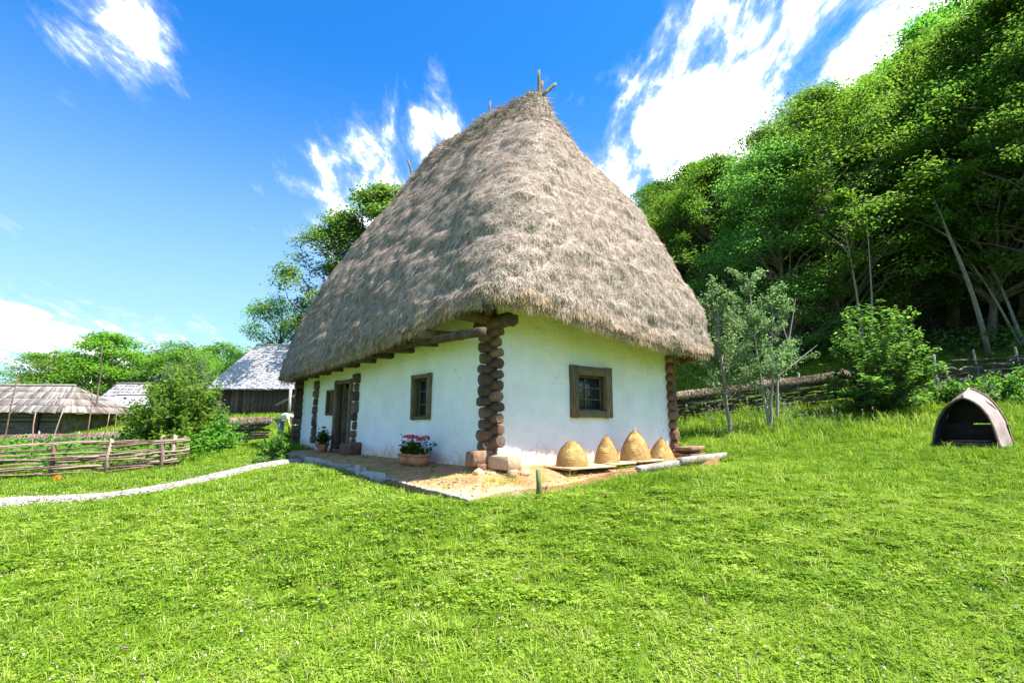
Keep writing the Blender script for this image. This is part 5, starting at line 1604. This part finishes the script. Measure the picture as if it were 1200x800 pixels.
# ------------------------------------------------------------------ grass
SRC = bpy.data.collections.new('grass_sources')
def tuft(name, nb, h_, spread, wd, m_, bend=.5):
    a = rng.uniform(0, 6.28, nb); r_ = spread * np.sqrt(rng.random(nb))
    B = np.c_[r_ * np.cos(a), r_ * np.sin(a), np.full(nb, -.01)]
    d = rng.uniform(0, 6.28, nb); D = np.c_[np.cos(d), np.sin(d), d * 0]
    S = np.c_[-np.sin(d), np.cos(d), d * 0]
    H_ = h_ * rng.uniform(.55, 1.25, nb)[:, None]; bd = bend * rng.uniform(.2, 1.3, nb)[:, None]
    w = wd * rng.uniform(.7, 1.3, nb)[:, None]
    m1 = B + D * H_ * bd * .35 + np.array([0, 0, 1.0]) * H_ * .62
    t = B + D * H_ * bd + np.array([0, 0, 1.0]) * H_ * (1 - .25 * bd)
    V = np.stack([B - S * w * .5, B + S * w * .5, m1 + S * w * .42, m1 - S * w * .42, t], 1).reshape(-1, 3)
    k = (np.arange(nb) * 5)[:, None]
    o = bpy.data.objects.new(name, mesh_np(name, V, [k + np.array([0, 1, 2, 3]), k + np.array([3, 2, 4])], M[m_]))
    return o
def clover(name, nl, spread, h_, s):
    a = rng.uniform(0, 6.28, nl); r_ = spread * np.sqrt(rng.random(nl))
    P = np.c_[r_ * np.cos(a), r_ * np.sin(a), h_ * rng.uniform(.4, 1.1, nl)]
    V, F, off = [], [], 0
    tilt = rng.normal(0, .35, (nl, 3)) + np.array([0, 0, 1.0])
    for q in range(3):
        th = rng.uniform(0, 6.28, nl) if q == 0 else th + 2.094
        A = np.c_[np.cos(th), np.sin(th), th * 0]
        v, f = leaf_quads(P + A * s * .5, tilt, s, s * .85, .1, A)
        V.append(v); F.append(f + off); off += len(v)
    return bpy.data.objects.new(name, mesh_np(name, np.concatenate(V), [np.concatenate(F)], M['blade']))
def bloom(name, m_, r_, h_):
    V, F = leaf_quads(unit(16) * r_ * .6 + (0, 0, h_), unit(16), r_ * 1.3, r_ * .7, .1)
    mb = MB(); mb.tube([(0, 0, 0), (.005, 0, h_)], .0015, 3, False)
    sv, sf = np.concatenate(mb.V), mb.F[4][0]
    return bpy.data.objects.new(name, mesh_np(name, np.concatenate([V, sv]), [F, sf + len(V)], [M[m_], M['blade']], midx=np.r_[np.zeros(len(F)), np.ones(len(sf))]))
def weed(name, h_, m_leaf, m_fl):
    mb = MB(); C, N_ = [], []
    P = np.array([(0, 0, 0), (rng.normal(0, .03), rng.normal(0, .03), h_ * .5), (rng.normal(0, .06), rng.normal(0, .06), h_)])
    mb.tube(P, [.005, .004, .002], 3, False)
    for k in range(16):
        t = rng.uniform(.1, 1); a = rng.uniform(0, 6.28)
        C.append(P[0] * (1 - t) + P[2] * t + np.array([math.cos(a), math.sin(a), .2]) * .05 * (1.3 - t)); N_.append((rng.normal(0, .4), rng.normal(0, .4), 1))
    V, F = leaf_quads(np.array(C), np.array(N_), .075, .03, .1)
    U = unit(10) * .03; V2, F2 = leaf_quads(P[2] + U, U, .03, .018, .1)
    sv, sf = np.concatenate(mb.V), mb.F[4][0]
    return bpy.data.objects.new(name, mesh_np(name, np.concatenate([V, V2, sv]), [F, F2 + len(V), sf + len(V) + len(V2)], [M[m_leaf], M[m_fl], M['blade']], midx=np.r_[np.zeros(len(F)), np.ones(len(F2)), np.full(len(sf), 2)]))

def scatter(name, label, sources, P, rot, scl, idx):
    col = bpy.data.collections.new(name + '_kinds')
    for k, o in enumerate(sources):
        o.name = '%s_kind.%03d' % (name, k)
        col.objects.link(o)
    me = bpy.data.meshes.new(name)
    me.vertices.add(len(P)); me.vertices.foreach_set('co', np.asarray(P, np.float32).ravel())
    for nm, tp, data in (('rot', 'FLOAT_VECTOR', rot), ('scl', 'FLOAT_VECTOR', scl)):
        at = me.attributes.new(nm, tp, 'POINT'); at.data.foreach_set('vector', np.asarray(data, np.float32).ravel())
    at = me.attributes.new('idx', 'INT', 'POINT'); at.data.foreach_set('value', np.asarray(idx, np.int32))
    o = link(name, me)
    tag(o, label, None, None, 'stuff')
    g = bpy.data.node_groups.new(name + '_nodes', 'GeometryNodeTree')
    g.interface.new_socket('Geometry', in_out='INPUT', socket_type='NodeSocketGeometry')
    g.interface.new_socket('Geometry', in_out='OUTPUT', socket_type='NodeSocketGeometry')
    N = g.nodes; Lk = g.links.new
    gi, go = N.new('NodeGroupInput'), N.new('NodeGroupOutput')
    iop = N.new('GeometryNodeInstanceOnPoints'); iop.inputs['Pick Instance'].default_value = True
    ci = N.new('GeometryNodeCollectionInfo'); ci.inputs['Collection'].default_value = col; ci.inputs['Separate Children'].default_value = True; ci.inputs['Reset Children'].default_value = True
    def attr(nm, tp):
        a_ = N.new('GeometryNodeInputNamedAttribute'); a_.data_type = tp; a_.inputs['Name'].default_value = nm
        return next(s for s in a_.outputs if s.enabled)
    Lk(gi.outputs[0], iop.inputs['Points']); Lk(ci.outputs[0], iop.inputs['Instance'])
    Lk(attr('idx', 'INT'), iop.inputs['Instance Index']); Lk(attr('rot', 'FLOAT_VECTOR'), iop.inputs['Rotation']); Lk(attr('scl', 'FLOAT_VECTOR'), iop.inputs['Scale'])
    Lk(iop.outputs[0], go.inputs[0])
    md = o.modifiers.new('scatter', 'NODES'); md.node_group = g
    return o

def lawn_mask(x, y):
    lx, ly = w2h(x, y)
    inside = (lx > -1.52) & (lx < 6.42) & (ly > -1.46) & (ly < 8.6)
    inside |= (lx > -.25) & (lx < 6.2) & (ly > -1) & (ly < 11.2)
    ragged_ = vnoise(np.c_[x, y, x * 0] * 2.2, 12) * .13
    fe = .15 - 1.53 * np.interp(lx, [-1.45, 6.3], [1.0, .66]) + .22
    soft = (lx > np.where(ly < 1.1, -1.40 + ragged_ * 1.2, -1.36)) & (lx < 6.42) & (ly > fe + ragged_ * 2.4) & (ly < 8.6)
    pd = path_dist(x, y) + ragged_ * .6
    hx, hy = x - 10.95, y - 11.7
    hutm = (np.abs(hx) < .8) & (hy > .1) & (hy < 1.1)
    wood = (x * .80 + y * .60) > 31.5 + 2.0 * vnoise(np.c_[x, y, x * 0] * .4, 8)
    return ~(inside & (soft | (lx > 0))) & ~(inside & ~soft & (lx < -1.36) & (ly > 1.0)) & (pd > .38 + ragged_ * 1.1) & ~hutm & ~wood
def sample(d0, d1, density, wide=1.12):
    area = wide * (d1 ** 2 - d0 ** 2)
    n_ = int(area * density)
    dd = np.sqrt(rng.random(n_) * (d1 ** 2 - d0 ** 2) + d0 ** 2)
    xx_ = rng.uniform(-1, 1, n_) * (dd * wide)
    k_ = lawn_mask(xx_, dd)
    return xx_[k_], dd[k_]
kinds = [tuft('t', 16, .075, .055, .0045, 'blade', .7), tuft('t', 14, .11, .06, .0045, 'blade', .9), clover('c', 15, .065, .06, .014), tuft('t', 16, .16, .07, .005, 'blade', .8),
         tuft('t', 22, .085, .10, .009, 'blade', .8), tuft('t', 22, .15, .13, .011, 'blade', .8), tuft('t', 18, .30, .14, .012, 'blade', .6), clover('c', 22, .10, .075, .024), tuft('d', 5, .13, .06, .004, 'dry', .8), clover('c', 7, .05, .05, .030)]
PX_, SX_, IX_ = [], [], []
def add_grass(d0, d1, dens, choices, probs, sc, wide=1.12):
    x_, y_ = sample(d0, d1, dens, wide)
    n_ = len(x_)
    tall = np.clip(.5 + .9 * vnoise(np.c_[x_, y_, x_ * 0] * .55, 19), .25, 1.25)
    # meadow grows taller towards the right-hand fence
    mead = .7 * np.clip((x_ - 4 + (y_ - 8) * .35) / 7, 0, 1) * np.clip((y_ - 9) / 6, 0, 1)
    idx = rng.choice(choices, n_, p=probs)
    if 6 in choices:
        idx = np.where((idx == 6) & (rng.random(n_) > mead), 5, idx)
    s = sc * rng.uniform(.7, 1.25, n_)
    szz = s * (.52 + .42 * tall) * np.clip((path_dist(x_, y_) - .3) / 1.0, .35, 1) * (1 + .35 * mead)
    PX_.append(np.c_[x_, y_, ground(x_, y_)]); SX_.append(np.c_[s, s, szz]); IX_.append(idx)
add_grass(2.0, 4.5, 520, [0, 1, 2, 3, 8, 9], [.28, .20, .34, .05, .05, .08], 1.0)
add_grass(4.5, 8.0, 330, [0, 1, 2, 3, 7, 8, 9], [.24, .24, .22, .08, .12, .05, .05], 1.15)
add_grass(8.0, 14.0, 135, [4, 5, 7, 6, 8], [.38, .25, .22, .10, .05], 1.0)
add_grass(14.0, 24.0, 55, [4, 5, 7, 6], [.34, .30, .14, .22], 1.4)
add_grass(24.0, 42.0, 14, [4, 5], [.6, .4], 2.4)
tw = np.array([h2w(a_, b_) for a_, b_ in zip(np.r_[rng.uniform(-1.3, -.5, 60), rng.uniform(-.6, 5.8, 70)], np.r_[rng.uniform(-1.2, 5.5, 60), -rng.uniform(.75, 1.15, 70) * 1.0])])
tl_ = np.array([w2h(a_, b_) for a_, b_ in tw[:, :2]])
PX_.append(np.c_[tw[:, :2], HZ + terrace_z(tl_[:, 0], tl_[:, 1]) - .005]); sz_ = rng.uniform(.5, 1.25, len(tw)); SX_.append(np.c_[sz_, sz_, sz_]); IX_.append(rng.choice([0, 2, 3, 9], len(tw)))
P_, S_, I_ = np.concatenate(PX_), np.concatenate(SX_), np.concatenate(IX_)
rot_ = np.c_[rng.normal(0, .08, len(P_)), rng.normal(0, .08, len(P_)), rng.uniform(0, 6.28, len(P_))]
scatter('grass', 'bright green clovery lawn grass', kinds, P_, rot_, S_, I_)
# clover heads
x_, y_ = sample(2.0, 13, 30)
w_ = vnoise(np.c_[x_, y_, x_ * 0] * .7, 44) - np.clip(x_ * .06, -.4, .4)
k_ = w_ + rng.random(len(x_)) * .8 > .42
x_, y_ = x_[k_], y_[k_]
pr = rng.random(len(x_))
scatter('clover_flowers', 'small white and mauve clover heads dotted over the lawn', [bloom('b', 'petal_white', .009, .075), bloom('b', 'petal_violet', .010, .095)], np.c_[x_, y_, ground(x_, y_)],
        np.c_[rng.normal(0, .15, (len(x_), 2)), pr * 6.28], np.repeat(rng.uniform(.6, 1.15, (len(x_), 1)), 3, 1), (pr > .78 - .1 * (x_ > 1)).astype(int))
# meadow weeds near the fence
n = 6000
x_, y_ = rng.uniform(4.5, 24, n), rng.uniform(8.5, 20.5, n)
wz = vnoise(np.c_[x_, y_, x_ * 0] * .5, 23)
dens = np.clip((y_ - 13.0) / 6, .06, 1) * np.clip(.4 + wz, .05, 1)
k_ = lawn_mask(x_, y_) & (rng.random(n) < dens)
x_, y_ = x_[k_], y_[k_]
tl = np.clip((y_ - 13) / 5, .2, 1)
scatter('meadow_weeds', 'tall flowering weeds in front of the wattle fence', [weed('w', .75, 'leaf_sage', 'petal_white'), weed('w', .6, 'leaf_cool', 'petal_violet'), weed('w', .9, 'leaf_sage', 'petal_white')], np.c_[x_, y_, ground(x_, y_)],
        np.c_[rng.normal(0, .12, (len(x_), 2)), rng.uniform(0, 6, len(x_))], (tl * rng.uniform(.6, 1.2, len(x_)))[:, None] * np.ones((1, 3)), rng.integers(0, 3, len(x_)))
